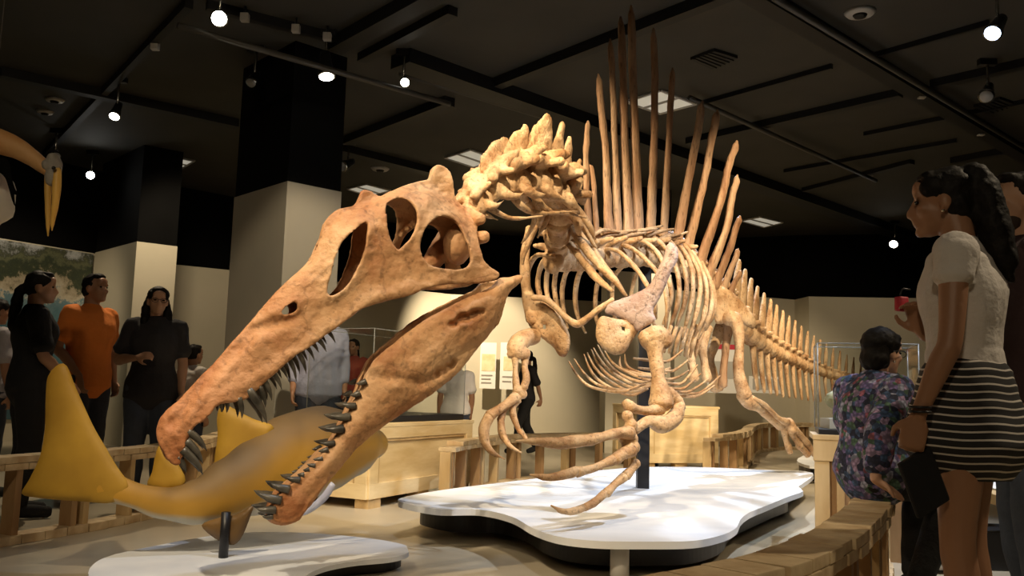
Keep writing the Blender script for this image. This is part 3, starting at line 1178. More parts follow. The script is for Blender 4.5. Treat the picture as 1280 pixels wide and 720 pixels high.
# skin: white belly, yellow flank, brown back - its own painted pattern
M['shark'] = ramp_mat('fish_skin', [(0.0, (0.50, 0.50, 0.46)), (0.26, (0.48, 0.44, 0.34)), (0.40, (0.50, 0.27, 0.025)), (0.62, (0.40, 0.21, 0.02)), (0.82, (0.20, 0.115, 0.03)), (1.0, (0.10, 0.065, 0.03))], shark_src, 0.65)
M['fin'] = mat('fin_yellow', (0.34, 0.19, 0.02), (0.46, 0.27, 0.03), 0.6, 4)
M['fin_dark'] = mat('fin_brown', (0.12, 0.065, 0.02), (0.18, 0.10, 0.03), 0.4, 6)
st = [(100, 600, 4.08, 16, 4), (134, 608, 4.09, 18, 9), (168, 619, 4.12, 15, 13), (205, 629, 4.2, 19, 17), (248, 627, 4.28, 28, 24), (286, 612, 4.38, 38, 34), (322, 596, 4.5, 46, 42), (360, 576, 4.65, 56, 48), (400, 562, 4.82, 54, 50), (434, 556, 5.0, 40, 46), (456, 554, 5.12, 22, 34), (468, 553, 5.2, 8, 18)]
base = PZ(279, 697, DZ)
fish = thing('fish_model', 'yellow-brown model fish with crescent tail, below the open jaws', 'fish model', base)
pts = [P(a, b, y) for a, b, y, r, w in st]
bm = new()
tube(bm, pts, [(r * y / F, w * y / F) for a, b, y, r, w in st], 24, side=V((0, 0, 1)), sub=5)
o = link('body', bm, M['shark'], fish)
me = o.data
at = me.attributes.new('belly', 'FLOAT', 'POINT')
cl, _ = cat_rom(pts, [(s[3] * s[2] / F, 1) for s in st], 5)
cr = cat_rom(pts, [(s[3] * s[2] / F, 1) for s in st], 5)[1]
for i, v in enumerate(me.vertices):
    k = min(range(len(cl)), key=lambda j: (cl[j] - v.co).length_squared)
    mid = max(0.25, min(1, (v.co.x - P(150, 610, 4.1).x) / 0.45))
    at.data[i].value = max(0, min(1, 0.35 + 0.42 * (mid if v.co.z > cl[k].z else 1) * (v.co.z - cl[k].z) / max(0.02, cr[k][0])))


def fin(name, poly, Y, th, m, gx=0.0, gy=0.0, edge=12):
    bm = new()
    plate(bm, poly, Y, th, gx, gy, grid=7, step=6, edge=edge)
    return link(name, bm, m, fish)


fin('tail_fin', [(74, 455), (84, 458), (93, 480), (104, 505), (118, 535), (134, 562), (147, 584), (158, 600), (160, 612), (152, 624), (134, 629), (105, 627), (75, 625), (45, 622), (27, 617), (36, 600), (50, 570), (56, 535), (57, 500), (60, 470)], 4.08, 0.05, M['fin'], edge=30)
fin('dorsal_fin', [(268, 600), (268, 575), (272, 545), (271, 525), (274, 511), (284, 507), (298, 514), (318, 524), (342, 534), (330, 560), (300, 585)], 4.5, 0.05, M['fin'], edge=14)
fin('dorsal_fin', [(184, 606), (190, 590), (194, 570), (200, 556), (212, 566), (224, 582), (232, 600), (222, 612), (200, 614)], 4.24, 0.04, M['fin'], edge=10)
fin('pectoral_fin', [(252, 657), (270, 648), (295, 643), (316, 632), (312, 648), (304, 668), (296, 679), (287, 681), (270, 674)], 4.22, 0.04, M['fin_dark'], edge=10)
fin('pectoral_fin', [(368, 640), (384, 634), (402, 618), (414, 602), (419, 606), (411, 622), (396, 636), (378, 645)], 4.55, 0.03, mat('fin_underside', (0.55, 0.56, 0.62), (0.40, 0.42, 0.55), 0.4, 4), edge=8)
bm = new()
tube(bm, [V((base.x, base.y, DZ)), V((base.x, base.y, P(279, 640, base.y).z))], [0.022, 0.022], 12, sub=1, rounded=False)
link('support_post', bm, M['black_metal'], fish)

# ------------------------------------------------------------------ dinosaur skeleton
post_base = PZ(803, 610, PZT)
dino = thing('dinosaur_skeleton', 'mounted spine-sailed dinosaur skeleton with open toothed jaws on the white platform', 'skeleton', post_base)


def part(name, bm, m=None, parent=None, **k):
    return link(name, bm, m or M['bone'], parent or dino, **k)


# --- skull and lower jaw: traced on their sagittal plane, both sides built
PSI = math.radians(26)
SA = P(200, 546, 3.5)
SN = V((math.sin(PSI), -math.cos(PSI), 0))


def mirror(p):
    return p - SN * (2 * (p - SA).dot(SN))


def table(tb, s):
    for (a, x), (b, y) in zip(tb[:-1], tb[1:]):
        if s <= b:
            t = max(0, (s - a) / (b - a))
            return x + (y - x) * t
    return tb[-1][1]


def shell(bm, outline, holes, wf, th, grid=6, step=5):
    out = smooth_poly(outline, step)
    hs = [smooth_poly(h, step) for h in holes]
    v, tr, bd = mesh2d(out, hs, grid)
    A, B = [], []
    for p in v:
        w = wf(p, out, hs)
        A.append(PPL(p[0], p[1], SA, SN, w))
        t = th(p) if callable(th) else th
        B.append(A[-1] - SN * t)
    add_slab(bm, A, B, tr, bd)
    add_slab(bm, [mirror(p) for p in A], [mirror(p) for p in B], tr, bd)


def bridge(bm, chain, wf, th, up):
    """solid strip across the skull along a traced edge, from the near side to the far side"""
    ch = smooth_poly(chain, 5, closed=False)
    near = [PPL(p[0], p[1], SA, SN, max(0.004, wf(p) - 0.006)) for p in ch]
    far = [mirror(p) for p in near]
    for i in range(len(ch) - 1):
        up2 = up
        obox_pts = [near[i], near[i + 1], far[i], far[i + 1]]
        a = [bm.verts.new(p) for p in obox_pts] + [bm.verts.new(p + up2 * th) for p in obox_pts]
        for f in ((0, 1, 3, 2), (4, 6, 7, 5), (0, 4, 5, 1), (2, 3, 7, 6), (0, 2, 6, 4), (1, 5, 7, 3)):
            bm.faces.new([a[k] for k in f])


AX = V((420, -206)).normalized()


def s_of(p):
    return (p[0] - 200) * AX[0] + (p[1] - 546) * AX[1]


ROOF = [(190, 560), (196, 531), (206, 516), (225, 499), (247, 475), (266, 456), (292, 426), (319, 396), (341, 370), (364, 347), (384, 329), (399, 302), (408, 284), (424, 266), (452, 256), (474, 245), (502, 235), (538, 234), (577, 258), (600, 275)]
WT_S = [(-30, 0.055), (0, 0.065), (45, 0.085), (90, 0.075), (130, 0.062), (200, 0.08), (280, 0.10), (340, 0.125), (400, 0.145), (480, 0.15)]


def above_roof(p):
    for (ax, ay), (bx, by) in zip(ROOF[:-1], ROOF[1:]):
        if ax <= p[0] <= bx:
            return p[1] < ay + (by - ay) * (p[0] - ax) / (bx - ax)
    return False


def w_skull(p, out=None, hs=None):
    s = s_of(p)
    W = table(WT_S, s)
    D = table([(0, 30), (100, 26), (250, 40), (400, 48), (480, 48)], s)
    if above_roof(p):
        w = 0.02
    else:
        t = min(1, seg_dist(p, ROOF, False) / D)
        w = max(0.02, W * math.sqrt(max(0, 1 - (1 - t) ** 2)))
    if hs:
        dh = min(seg_dist(p, h) for h in hs)
        if dh < 10:
            w += 0.010 * (1 - dh / 10)
        # furrow along the snout and a cheek swelling
        f = seg_dist(p, [(215, 530), (262, 470), (320, 412), (372, 395)], False)
        if f < 11:
            w -= 0.026 * (1 - f / 11)
        f = seg_dist(p, [(235, 560), (280, 495), (340, 462), (400, 420), (470, 372), (560, 350)], False)
        if f < 14:
            w += 0.014 * (1 - f / 14)
    w += 0.006 * noise.noise(V((p[0] * 0.05, p[1] * 0.05, 3.1))) + 0.004 * noise.noise(V((p[0] * 0.13, p[1] * 0.13, 1.7)))
    return w


SK = [(197, 531), (196, 546), (204, 565), (214, 579), (224, 582), (228, 572), (231, 561), (234, 546), (242, 535), (255, 526), (266, 515), (274, 505), (292, 503), (307, 499), (322, 488), (330, 479), (349, 462), (367, 447), (390, 432), (412, 416), (430, 403),
      (450, 388), (480, 377), (510, 370), (532, 361), (555, 356), (585, 355), (611, 352), (622, 348), (625, 341), (617, 335), (608, 328), (602, 314), (597, 291), (598, 271), (592, 261), (577, 256), (570, 246), (568, 231), (563, 214), (550, 205), (541, 211), (538, 223), (521, 227), (502, 233),
      (487, 239), (475, 245), (465, 239), (454, 237), (449, 248), (442, 257), (424, 261), (411, 271), (404, 284), (399, 302), (384, 329), (364, 347), (341, 370), (319, 396), (292, 426), (266, 456), (247, 475), (225, 499), (206, 516)]
SKH = [[(459, 277), (460, 292), (456, 314), (450, 329), (439, 351), (424, 366), (412, 370), (410, 362), (414, 344), (420, 321), (431, 299), (446, 286)],
       [(483, 261), (486, 253), (499, 247), (514, 252), (522, 265), (522, 280), (516, 295), (506, 306), (499, 312), (491, 302), (486, 284)],
       [(540, 277), (549, 271), (562, 271), (574, 280), (583, 299), (589, 317), (587, 332), (576, 336), (559, 336), (540, 332), (528, 319), (527, 302), (532, 287)],
       [(371, 377), (372, 387), (364, 392), (352, 392), (358, 383)]]
bm = new()
shell(bm, SK, SKH, w_skull, 0.024)
bridge(bm, [(208, 569), (224, 578), (231, 561), (242, 535), (274, 507), (307, 499), (330, 479), (367, 447), (412, 416), (450, 388)], w_skull, 0.018, V((0, 0, 1)))
# braincase and palate inside
bc = PPL(572, 306, SA, SN, 0.0)
blob(bm, bc, (0.07, 0.09, 0.10))
bone(bm, [(590, 262, 4.25, 14), (560, 300, 4.2, 16), (520, 345, 4.05, 10), (440, 372, 3.85, 8)], 10)
q = PPL(596, 300, SA, SN, 0.0)
tube(bm, [q + SN * 0.10, q - V((0.05, 0, 0)), q - SN * 0.08 - V((0.06, 0, 0))], [0.03, 0.04, 0.025], 8)
tube(bm, [q + SN * 0.11 + V((-0.03, 0, 0.08)), q + V((-0.05, 0, 0.11)), q - SN * 0.10 + V((-0.06, 0, 0.08))], [0.03, 0.045, 0.025], 8)
skull = part('skull', bm, M['skull'], voxel=0.007, relax=2, rough=(0.003, 20))


# seam lines and pits come from the bone material; teeth are sub-parts
def tooth_at(root_px, tip_px, wf, parent, r_px, far=True, kind='tooth'):
    w = max(0.01, wf(root_px) - 0.012)
    a, b = PPL(root_px[0], root_px[1], SA, SN, w), PPL(tip_px[0], tip_px[1], SA, SN, w * 0.9)
    back = (a - b) * 0.35
    for k in ((0, 1) if far else (0,)):
        A, B, Bk = (a, b, back) if k == 0 else (mirror(a), mirror(b), a * 0)
        if k:
            Bk = (A - B) * 0.35
        r = r_px * 3.8 / F
        bow = (A - B).cross(SN).normalized() * (A - B).length * 0.07
        bm = new()
        tube(bm, [A + Bk * 0.6, A.lerp(B, 0.35) + bow, A.lerp(B, 0.7) + bow * 0.8, B], [r, r * 0.85, r * 0.5, r * 0.08], 10, sub=3, rounded=False)
        link(kind, bm, M['tooth'], parent)


def r2(x, y):
    return (180 + x * 0.375, 400 + y * 0.375)


UT = [((158, 380), (210, 437), 7), ((150, 415), (196, 478), 8), ((140, 445), (196, 515), 9), ((118, 465), (140, 510), 6), ((255, 280), (258, 308), 4), ((276, 275), (275, 310), 4.5), ((318, 270), (326, 328), 6), ((358, 250), (410, 345), 9),
      ((388, 232), (405, 292), 6), ((400, 205), (426, 268), 6.5), ((424, 172), (460, 232), 6), ((450, 150), (478, 195), 5), ((480, 128), (508, 205), 5.5), ((510, 105), (541, 180), 6), ((535, 82), (568, 135), 5), ((570, 55), (608, 106), 6), ((604, 30), (638, 76), 5)]
for a, b, r in UT:
    tooth_at(r2(*a), r2(*b), w_skull, skull, r * 0.62)

# lower jaw
WJ = [(-60, 0.045), (0, 0.07), (40, 0.078), (100, 0.062), (180, 0.075), (260, 0.11), (340, 0.14), (420, 0.145)]
AJ = V((652 - 340, 344 - 650)).normalized()


def sj_of(p):
    return (p[0] - 340) * AJ[0] + (p[1] - 650) * AJ[1]


def w_jaw(p, out=None, hs=None):
    w = table(WJ, sj_of(p))
    if out:
        d = seg_dist(p, out)
        w -= 0.03 * (1 - min(1, d / 16)) ** 2
    f = seg_dist(p, [(400, 590), (440, 540), (500, 478), (560, 425), (600, 380)], False)
    if f < 20:
        w += 0.016 * (1 - f / 20)
    f = seg_dist(p, [(462, 470), (490, 473), (530, 478), (560, 465), (590, 430)], False)
    if f < 9:
        w -= 0.016 * (1 - f / 9)
    for sl in JSLIT:
        d = seg_dist(p, sl)
        if inside(p, sl):
            w -= 0.03 + 0.004 * min(d, 6)
    w += 0.006 * noise.noise(V((p[0] * 0.045, p[1] * 0.045, 8.1)))
    return w


JW = [(652, 343), (653, 351), (636, 368), (626, 400), (615, 415), (596, 438), (577, 462), (555, 482), (529, 501), (499, 520), (476, 536), (457, 551), (442, 566), (424, 588), (405, 610), (392, 628), (382, 640), (374, 651), (356, 657), (343, 656), (336, 648), (338, 634), (346, 622), (358, 611), (375, 595), (390, 580), (409, 560),
      (424, 537), (439, 507), (450, 487), (455, 474), (466, 455), (477, 443), (502, 422), (532, 400), (555, 387), (577, 376), (600, 365), (616, 357), (627, 347), (640, 346)]
JSLIT = [[(562, 406), (576, 395), (590, 388), (604, 384), (606, 388), (592, 398), (575, 406), (565, 409)], [(540, 469), (556, 456), (574, 446), (577, 449), (560, 463), (545, 471)]]
bm = new()
shell(bm, JW, [], w_jaw, lambda p: table([(0, 0.05), (150, 0.045), (300, 0.03), (420, 0.03)], sj_of(p)))
bridge(bm, [(340, 644), (346, 623), (375, 596), (390, 581), (407, 562)], w_jaw, 0.03, V((0.02, 0, -1)))
bridge(bm, [(342, 652), (356, 655), (374, 648), (392, 625), (410, 602)], w_jaw, 0.03, V((-0.3, 0, 0.9)))
jaw = part('lower_jaw', bm, M['skull'], voxel=0.007, relax=2, rough=(0.003, 20))
LT = [((735, 205), (706, 212), 6), ((714, 245), (685, 250), 6.5), ((697, 285), (659, 279), 7), ((675, 322), (620, 318), 8.5), ((654, 362), (602, 361), 9), ((627, 410), (586, 408), 6), ((608, 432), (580, 437), 5.5), ((590, 462), (563, 464), 5), ((566, 485), (543, 480), 5), ((548, 498), (530, 500), 4.5), ((530, 516), (511, 514), 5.5), ((512, 532), (473, 524), 7), ((474, 562), (424, 546), 9), ((444, 597), (383, 578), 9.5), ((428, 632), (374, 628), 8.5), ((424, 654), (394, 655), 6)]
for a, b, r in LT:
    tooth_at(r2(*a), r2(*b), w_jaw, jaw, r * 0.62)


# --- neck
def vertebra(name, c, fwd, up, r, L, spine_tip=None, spine_w=None, proc=1.0, m=None, voxel=0.011, seed=0, heavy=False):
    """one vertebra: spool, arch, side processes and joint lobes merged into one bone"""
    rr = random.Random(seed)
    fwd = fwd.normalized()
    left = up.cross(fwd).normalized()
    up = fwd.cross(left).normalized()
    bm = new()
    tube(bm, [c + fwd * L * 0.5, c + fwd * L * 0.3, c, c - fwd * L * 0.3, c - fwd * L * 0.5], [r, r * 0.92, r * 0.7, r * 0.92, r], 14)
    top = c + up * r * 1.3
    tube(bm, [c + up * r * 0.6 + fwd * L * 0.1, top], [(r * 0.75, r * 0.6), (r * 0.5, r * 0.5)], 10)
    for s in (1, -1):
        a = top - up * r * 0.25
        tube(bm, [a, a + left * s * r * 1.1 * proc + up * r * 0.15 - fwd * L * 0.1, a + left * s * r * 2.0 * proc + up * r * 0.35 * rr.uniform(0.4, 1.2) - fwd * L * 0.2], [r * 0.42, r * 0.33, r * 0.24], 8)
        tube(bm, [a + left * s * r * 0.4, a + left * s * r * 0.8 + fwd * L * 0.75 + up * r * 0.25], [r * 0.32, r * 0.27], 8)
        tube(bm, [a + left * s * r * 0.4, a + left * s * r * 0.75 - fwd * L * 0.75 + up * r * 0.45], [r * 0.34, r * 0.30], 8)
    if heavy:
        for s in (1, -1):
            a = top + left * s * r * 0.5
            tube(bm, [a, a - fwd * L * 0.7 + left * s * r * 0.5 + up * r * 0.5, a - fwd * L * 1.25 + left * s * r * 0.6 + up * r * 0.75], [r * 0.5, r * 0.48, r * 0.22], 8)
            tube(bm, [a, a + fwd * L * 0.7 + left * s * r * 0.6 - up * r * 0.1], [r * 0.5, r * 0.42], 8)
            e = c + left * s * r * 0.9 - up * r * 0.3
            tube(bm, [e - up * r * 0.1, e - fwd * L * 0.3 - up * r * 0.55 + left * s * r * 0.35, e - fwd * L * 0.9 - up * r * 0.7 + left * s * r * 0.4], [r * 0.4, r * 0.34, r * 0.12], 8)
    if spine_tip is not None:
        b0 = top - up * r * 0.2
        sw = spine_w or (r * 0.8)
        tube(bm, [b0, b0.lerp(spine_tip, 0.5), spine_tip], [(sw, r * 0.42), (sw * 0.75, r * 0.32), (sw * 0.38, r * 0.2)], 10, side=fwd)
    return part(name, bm, m, voxel=voxel, relax=2, rough=(0.012, 9) if heavy else (0.006, 14))


NK = [(598, 254, 4.30), (616, 236, 4.42), (640, 228, 4.56), (666, 228, 4.72), (690, 238, 4.90), (700, 258, 5.08), (697, 286, 5.28), (697, 310, 5.45)]
NT = [(612, 196, 4.42), (633, 178, 4.5), (658, 161, 4.62), (686, 148, 4.80), (703, 155, 5.0), (712, 172, 5.15), (725, 200, 5.4), (727, 224, 5.55)]
NP = [P(*q) for q in NK]
for i, c in enumerate(NP):
    a, b = NP[max(0, i - 1)], NP[min(len(NP) - 1, i + 1)]
    f = a - b
    tip = P(*NT[i])
    r = (0.055, 0.07, 0.082, 0.088, 0.09, 0.09, 0.088, 0.085)[i]
    vertebra('neck_vertebra', c, f, (tip - c), r, f.length * (0.42 if 0 < i < 7 else 0.8), tip, (0.07, 0.125, 0.12, 0.145, 0.08, 0.07, 0.05, 0.05)[i], 0.9, seed=i, heavy=i < 6)
# long thin neck ribs
for pts in ([(600, 252, 4.28, 4), (615, 262, 4.35, 4.5), (640, 273, 4.45, 3), (678, 270, 4.6, 1)], [(590, 262, 4.3, 4), (606, 268, 4.3, 3.5), (622, 275, 4.4, 1)], [(640, 245, 4.5, 5), (652, 258, 4.55, 5), (672, 266, 4.7, 3.5), (722, 264, 4.9, 1)],
            [(668, 246, 4.66, 5), (684, 262, 4.75, 4), (706, 266, 4.9, 3), (733, 272, 5.0, 1)], [(660, 252, 4.9, 4), (668, 275, 5.0, 3.5), (658, 296, 5.1, 2.5), (652, 304, 5.15, 0.8)], [(706, 250, 4.95, 6), (722, 262, 5.05, 5), (738, 285, 5.1, 4), (744, 300, 5.15, 1.2)],
            [(690, 260, 5.0, 4), (680, 282, 5.05, 3), (672, 297, 5.1, 1)], [(714, 256, 5.1, 5), (730, 285, 5.2, 4), (745, 310, 5.25, 2)], [(674, 272, 5.2, 4), (664, 296, 5.2, 4), (655, 318, 5.2, 3), (653, 330, 5.2, 1.5)]):
    bm = new()
    bone(bm, pts, 8)
    part('neck_rib', bm, rough=(0.003, 20))

# --- back: dorsal vertebrae and the tall sail spines
DC = [(697, 326, 5.5), (714, 325, 5.6), (732, 324, 5.72), (750, 322, 5.86), (768, 321, 6.0), (786, 321, 6.17), (804, 321, 6.34), (822, 322, 6.52), (838, 326, 6.70), (854, 333, 6.88), (868, 344, 7.06), (882, 355, 7.24), (894, 366, 7.42), (905, 377, 7.6)]
DP = [P(*q) for q in DC]
UP = V((0, 0, 1))
for i, c in enumerate(DP):
    a, b = DP[max(0, i - 1)], DP[min(len(DP) - 1, i + 1)]
    f = a - b
    L = f.length * (0.40 if 0 < i < len(DP) - 1 else 0.8)
    vertebra('back_vertebra', c, f, UP, 0.082, L, c + UP * 0.2, 0.05, 1.25 if i < 9 else 0.55, seed=20 + i, voxel=0.012)
axis = (DP[2] - DP[-1]).normalized()
SP = [((736, 300), (733, 215), (735, 152), 4.5, 5.66), ((747, 296), (740, 215), (733, 205), 3.5, 5.7), ((761, 295), (757, 190), (748, 93), 5.6, 5.8), ((772, 296), (770, 180), (763, 49), 5.0, 5.92), ((786, 297), (782, 170), (776, 22), 6.2, 6.05),
      ((798, 297), (795, 160), (789, 8), 6.4, 6.18), ((813, 298), (818, 170), (817, 37), 5.8, 6.32), ((829, 299), (837, 180), (841, 86), 5.0, 6.46), ((846, 305), (862, 215), (878, 127), 6.4, 6.6), ((858, 318), (880, 225), (897, 138), 6.2, 6.78),
      ((873, 336), (900, 250), (921, 177), 6.2, 6.95), ((884, 350), (907, 285), (922, 219), 6.0, 7.1), ((893, 358), (913, 312), (925, 271), 5.5, 7.25), ((903, 364), (915, 335), (923, 311), 4.8, 7.4), ((911, 370), (920, 352), (926, 339), 4.2, 7.52)]
for i, (b, mp, tp, r, Y) in enumerate(SP):
    j1, j2 = (rnd.uniform(-1.6, 1.6) for _ in range(2))
    L = math.hypot(tp[0] - b[0], tp[1] - b[1])
    q1 = (b[0] * 0.72 + mp[0] * 0.28, b[1] * 0.72 + mp[1] * 0.28)
    q2 = (mp[0] * 0.45 + tp[0] * 0.55, mp[1] * 0.45 + tp[1] * 0.55)
    q3 = (mp[0] * 0.12 + tp[0] * 0.88, mp[1] * 0.12 + tp[1] * 0.88)
    pp = [(b[0], b[1], Y), (q1[0], q1[1], Y), (mp[0] + j1, mp[1], Y), (q2[0] + j2, q2[1], Y), (q3[0], q3[1], Y), (tp[0], tp[1], Y)]
    k = [1.45, 1.15, 0.95, 0.92, 0.88, 0.30]
    rad = [(r * kk * 1.05 * Y / F, r * kk * 0.55 * Y / F) for kk in k]
    # flat blade: wide along the body, thinner across it
    bm = new()
    tube(bm, [P(*q) for q in pp], [(a * 1.35, c2 * 1.2) for a, c2 in rad], 10, side=axis, sub=6)
    part('sail_spine', bm, M['spine'], rough=(0.006, 11))

# --- ribs of the left side (facing us) and of the right side
LR = [[(753, 311), (772, 314), (790, 330), (807, 353), (818, 380), (820, 398)],
      [(768, 303), (790, 311), (809, 326), (824, 345), (834, 375), (832, 410)],
      [(778, 297), (803, 301), (822, 316), (835, 345), (839, 374), (829, 405)],
      [(792, 292), (817, 297), (836, 316), (847, 342), (848, 375), (836, 415)],
      [(800, 290), (830, 296), (850, 319), (858, 349), (856, 378), (843, 416)],
      [(810, 288), (838, 295), (859, 320), (866, 349), (864, 380), (853, 421)],
      [(818, 287), (847, 297), (867, 325), (875, 353), (872, 385), (860, 425)],
      [(826, 287), (850, 298), (873, 328), (883, 360), (880, 394), (868, 420)],
      [(838, 292), (862, 306), (881, 336), (890, 366), (886, 396), (873, 423)],
      [(852, 306), (872, 324), (887, 348), (893, 372), (890, 394), (882, 412)]]
for i, rp in enumerate(LR):
    Ys = 5.85 + 0.165 * i
    dY = [0, -0.14, -0.28, -0.36, -0.36, -0.30]
    rw = [3.6, 3.9, 4.2, 4.2, 4.4, 2.6]
    bm = new()
    bone(bm, [(p[0], p[1], Ys + d, r) for p, d, r in zip(rp, dY, rw)], 8, side=axis, sub=5, flat=0.7)
    part('rib', bm, rough=(0.004, 14))
# lower rib segments hanging under the left ribs
for i in range(7):
    x = 836 + i * 6.5
    Y = 5.9 + 0.17 * i
    bm = new()
    bone(bm, [(x + 3, 408 + i, Y, 2.8), (x - 2, 424 + i, Y, 3.2), (x - 6, 440 + i * 1.2, Y + 0.05, 1.8)], 8)
    part('rib', bm, rough=(0.004, 14))
RR = [([(692, 320), (670, 320), (660, 340), (661, 362), (666, 384)], 5.55, 4), ([(700, 322), (682, 324), (673, 345), (674, 366), (678, 382)], 5.75, 4), ([(704, 326), (688, 330), (683, 350), (685, 372), (690, 388)], 6.0, 3.6), ([(712, 328), (698, 334), (693, 354), (695, 374), (700, 394)], 6.2, 3.6),
      ([(722, 328), (709, 338), (703, 360), (704, 385), (710, 410)], 6.4, 3.6), ([(740, 324), (725, 340), (719, 368), (722, 394), (732, 416)], 6.65, 3.8), ([(762, 328), (749, 346), (744, 378), (747, 404), (757, 425)], 6.9, 3.4), ([(782, 330), (769, 344), (765, 368), (768, 395), (778, 418)], 7.1, 3.2),
      ([(806, 332), (795, 345), (789, 368), (791, 392), (800, 415)], 7.3, 3.0), ([(828, 336), (818, 350), (813, 374), (815, 398), (824, 418)], 7.5, 3.0)]
for rp, Ys, r in RR:
    bm = new()
    bone(bm, [(p[0], p[1], Ys + d, r * q) for p, d, q in zip(rp, [-0.2, 0.05, 0.2, 0.22, 0.15], [0.9, 1, 1.05, 1.05, 0.6])], 8, side=axis, sub=5, flat=0.7)
    part('rib', bm, rough=(0.004, 14))
# front left rib blades sweeping down to the shoulder
for pts in ([(713, 282, 5.35, 5), (728, 305, 5.2, 6), (748, 330, 5.1, 5.5), (768, 350, 5.05, 4.5), (781, 368, 5.05, 2)], [(722, 290, 5.4, 5), (742, 315, 5.25, 5), (762, 342, 5.15, 4.5), (783, 370, 5.1, 2)], [(712, 305, 5.35, 5), (728, 326, 5.2, 5), (746, 348, 5.12, 5), (766, 364, 5.08, 2.5)]):
    bm = new()
    bone(bm, pts, 8)
    part('rib', bm, rough=(0.005, 14))
# ossified tendons and thin bars along the base of the sail
for k in range(9):
    x = 740 + k * 11 + rnd.uniform(-3, 3)
    y = 291 + rnd.uniform(-6, 8)
    Y = 5.62 + k * 0.09
    bm = new()
    bone(bm, [(x, y + rnd.uniform(0, 7), Y, 2.4), (x + 14, y + rnd.uniform(-3, 3), Y + 0.05, 2.8), (x + 34, y - rnd.uniform(0, 6), Y + 0.18, 1.4)], 8)
    part('ossified_tendon', bm, rough=(0.004, 20))

# --- shoulder girdle
bm = new()
plate(bm, [(837, 302), (846, 306), (849, 322), (838, 344), (827, 370), (817, 390), (821, 399), (807, 409), (797, 415), (786, 404), (770, 396), (757, 392), (757, 383), (767, 376), (797, 365), (813, 353), (822, 336), (829, 320), (833, 306)], 4.98, 0.075, -0.001, 0.0, edge=12)
part('shoulder_blade', bm, M['pale'], relax=2, rough=(0.007, 9))
bm = new()
plate(bm, [(756, 395), (771, 398), (793, 403), (799, 414), (790, 427), (780, 441), (768, 444), (756, 438), (745, 425), (745, 407), (750, 397)], 4.97, 0.09, 0.002, edge=16, holes=[[(777, 408), (781, 409), (781, 414), (777, 413)]])
part('coracoid', bm, rough=(0.007, 9), relax=1)
bm = new()
bone(bm, [(662, 285, 5.45, 5), (656, 318, 5.42, 6), (657, 352, 5.38, 6.5), (662, 378, 5.35, 9), (668, 400, 5.33, 11)], 10, flat=0.7)
part('shoulder_blade', bm, rough=(0.006, 10))
bm = new()
plate(bm, [(660, 376), (668, 369), (678, 370), (690, 382), (704, 400), (713, 422), (712, 437), (706, 446), (699, 444), (690, 432), (675, 422), (668, 412), (660, 406)], 5.3, 0.09, -0.003, edge=14, holes=[[(679, 406), (682, 406), (682, 411), (679, 411)]])
part('coracoid', bm, rough=(0.007, 9), relax=1)
bm = new()
bone(bm, [(666, 372, 5.25, 4), (682, 374, 5.22, 4.2), (697, 386, 5.18, 4), (709, 398, 5.14, 4), (722, 405, 5.1, 5), (735, 397, 5.06, 4), (748, 387, 5.04, 4), (766, 374, 5.02, 3)], 8)
part('wishbone', bm, rough=(0.003, 15))

# --- left arm
bm = new()
bone(bm, [(806, 426, 4.96, 13), (822, 420, 4.96, 15), (834, 428, 4.97, 11)], 12)
bone(bm, [(818, 424, 4.96, 14), (820, 448, 4.93, 9), (822, 470, 4.9, 8.5), (826, 492, 4.88, 13), (826, 506, 4.87, 16)], 12)
bone(bm, [(836, 490, 4.9, 8), (846, 500, 4.92, 8), (852, 512, 4.92, 6)], 10)
part('humerus', bm, voxel=0.009, relax=2, rough=(0.006, 11))
bm = new()
bone(bm, [(826, 510, 4.86, 9), (812, 513, 4.8, 6), (798, 512, 4.74, 5.5), (787, 508, 4.7, 8), (782, 503, 4.7, 6)], 10)
part('radius', bm, rough=(0.005, 12))
bm = new()
bone(bm, [(850, 506, 4.92, 8), (842, 522, 4.88, 10), (828, 531, 4.82, 11), (812, 527, 4.76, 7), (800, 532, 4.72, 6), (788, 538, 4.68, 8)], 10)
part('ulna', bm, rough=(0.007, 12))
bm = new()
for x, y, r in ((784, 520, 8), (789, 532, 9), (783, 540, 8), (790, 548, 8), (785, 556, 9), (793, 560, 8), (778, 548, 6)):
    blob(bm, P(x, y, 4.66), r * 4.66 / F)
part('wrist', bm, voxel=0.008, relax=2, rough=(0.005, 16))


def digit(segs, claw):
    """finger bones: each (list of px points); the last one is the claw"""
    for i, s in enumerate(segs):
        bm = new()
        bone(bm, s, 10)
        part('claw' if (claw and i == len(segs) - 1) else 'finger_bone', bm, rough=(0.003, 18))


digit([[(788, 541, 4.64, 9), (774, 541, 4.58, 6.5), (756, 545, 4.5, 6.2), (738, 550, 4.44, 7.5)], [(738, 550, 4.44, 7), (718, 552, 4.38, 8), (696, 554, 4.3, 7.5), (670, 552, 4.2, 5), (645, 551, 4.12, 1)]], True)
digit([[(790, 562, 4.64, 9), (778, 568, 4.6, 7.5), (768, 575, 4.56, 7.5)], [(766, 575, 4.55, 7), (752, 581, 4.5, 5), (736, 587, 4.45, 5), (721, 590, 4.4, 7)], [(720, 589, 4.4, 6.5), (704, 594, 4.34, 6.2), (684, 597, 4.28, 4.5), (662, 593, 4.22, 1)]], True)
digit([[(796, 578, 4.68, 6), (790, 586, 4.66, 5), (782, 595, 4.63, 6.5)], [(780, 596, 4.62, 6), (768, 606, 4.58, 4.5), (758, 617, 4.54, 6)], [(756, 617, 4.53, 5.5), (744, 627, 4.49, 5), (730, 635, 4.46, 5)], [(729, 635, 4.45, 4.8), (716, 639, 4.4, 4.8), (702, 639, 4.36, 3.5), (689, 632, 4.32, 1)]], True)

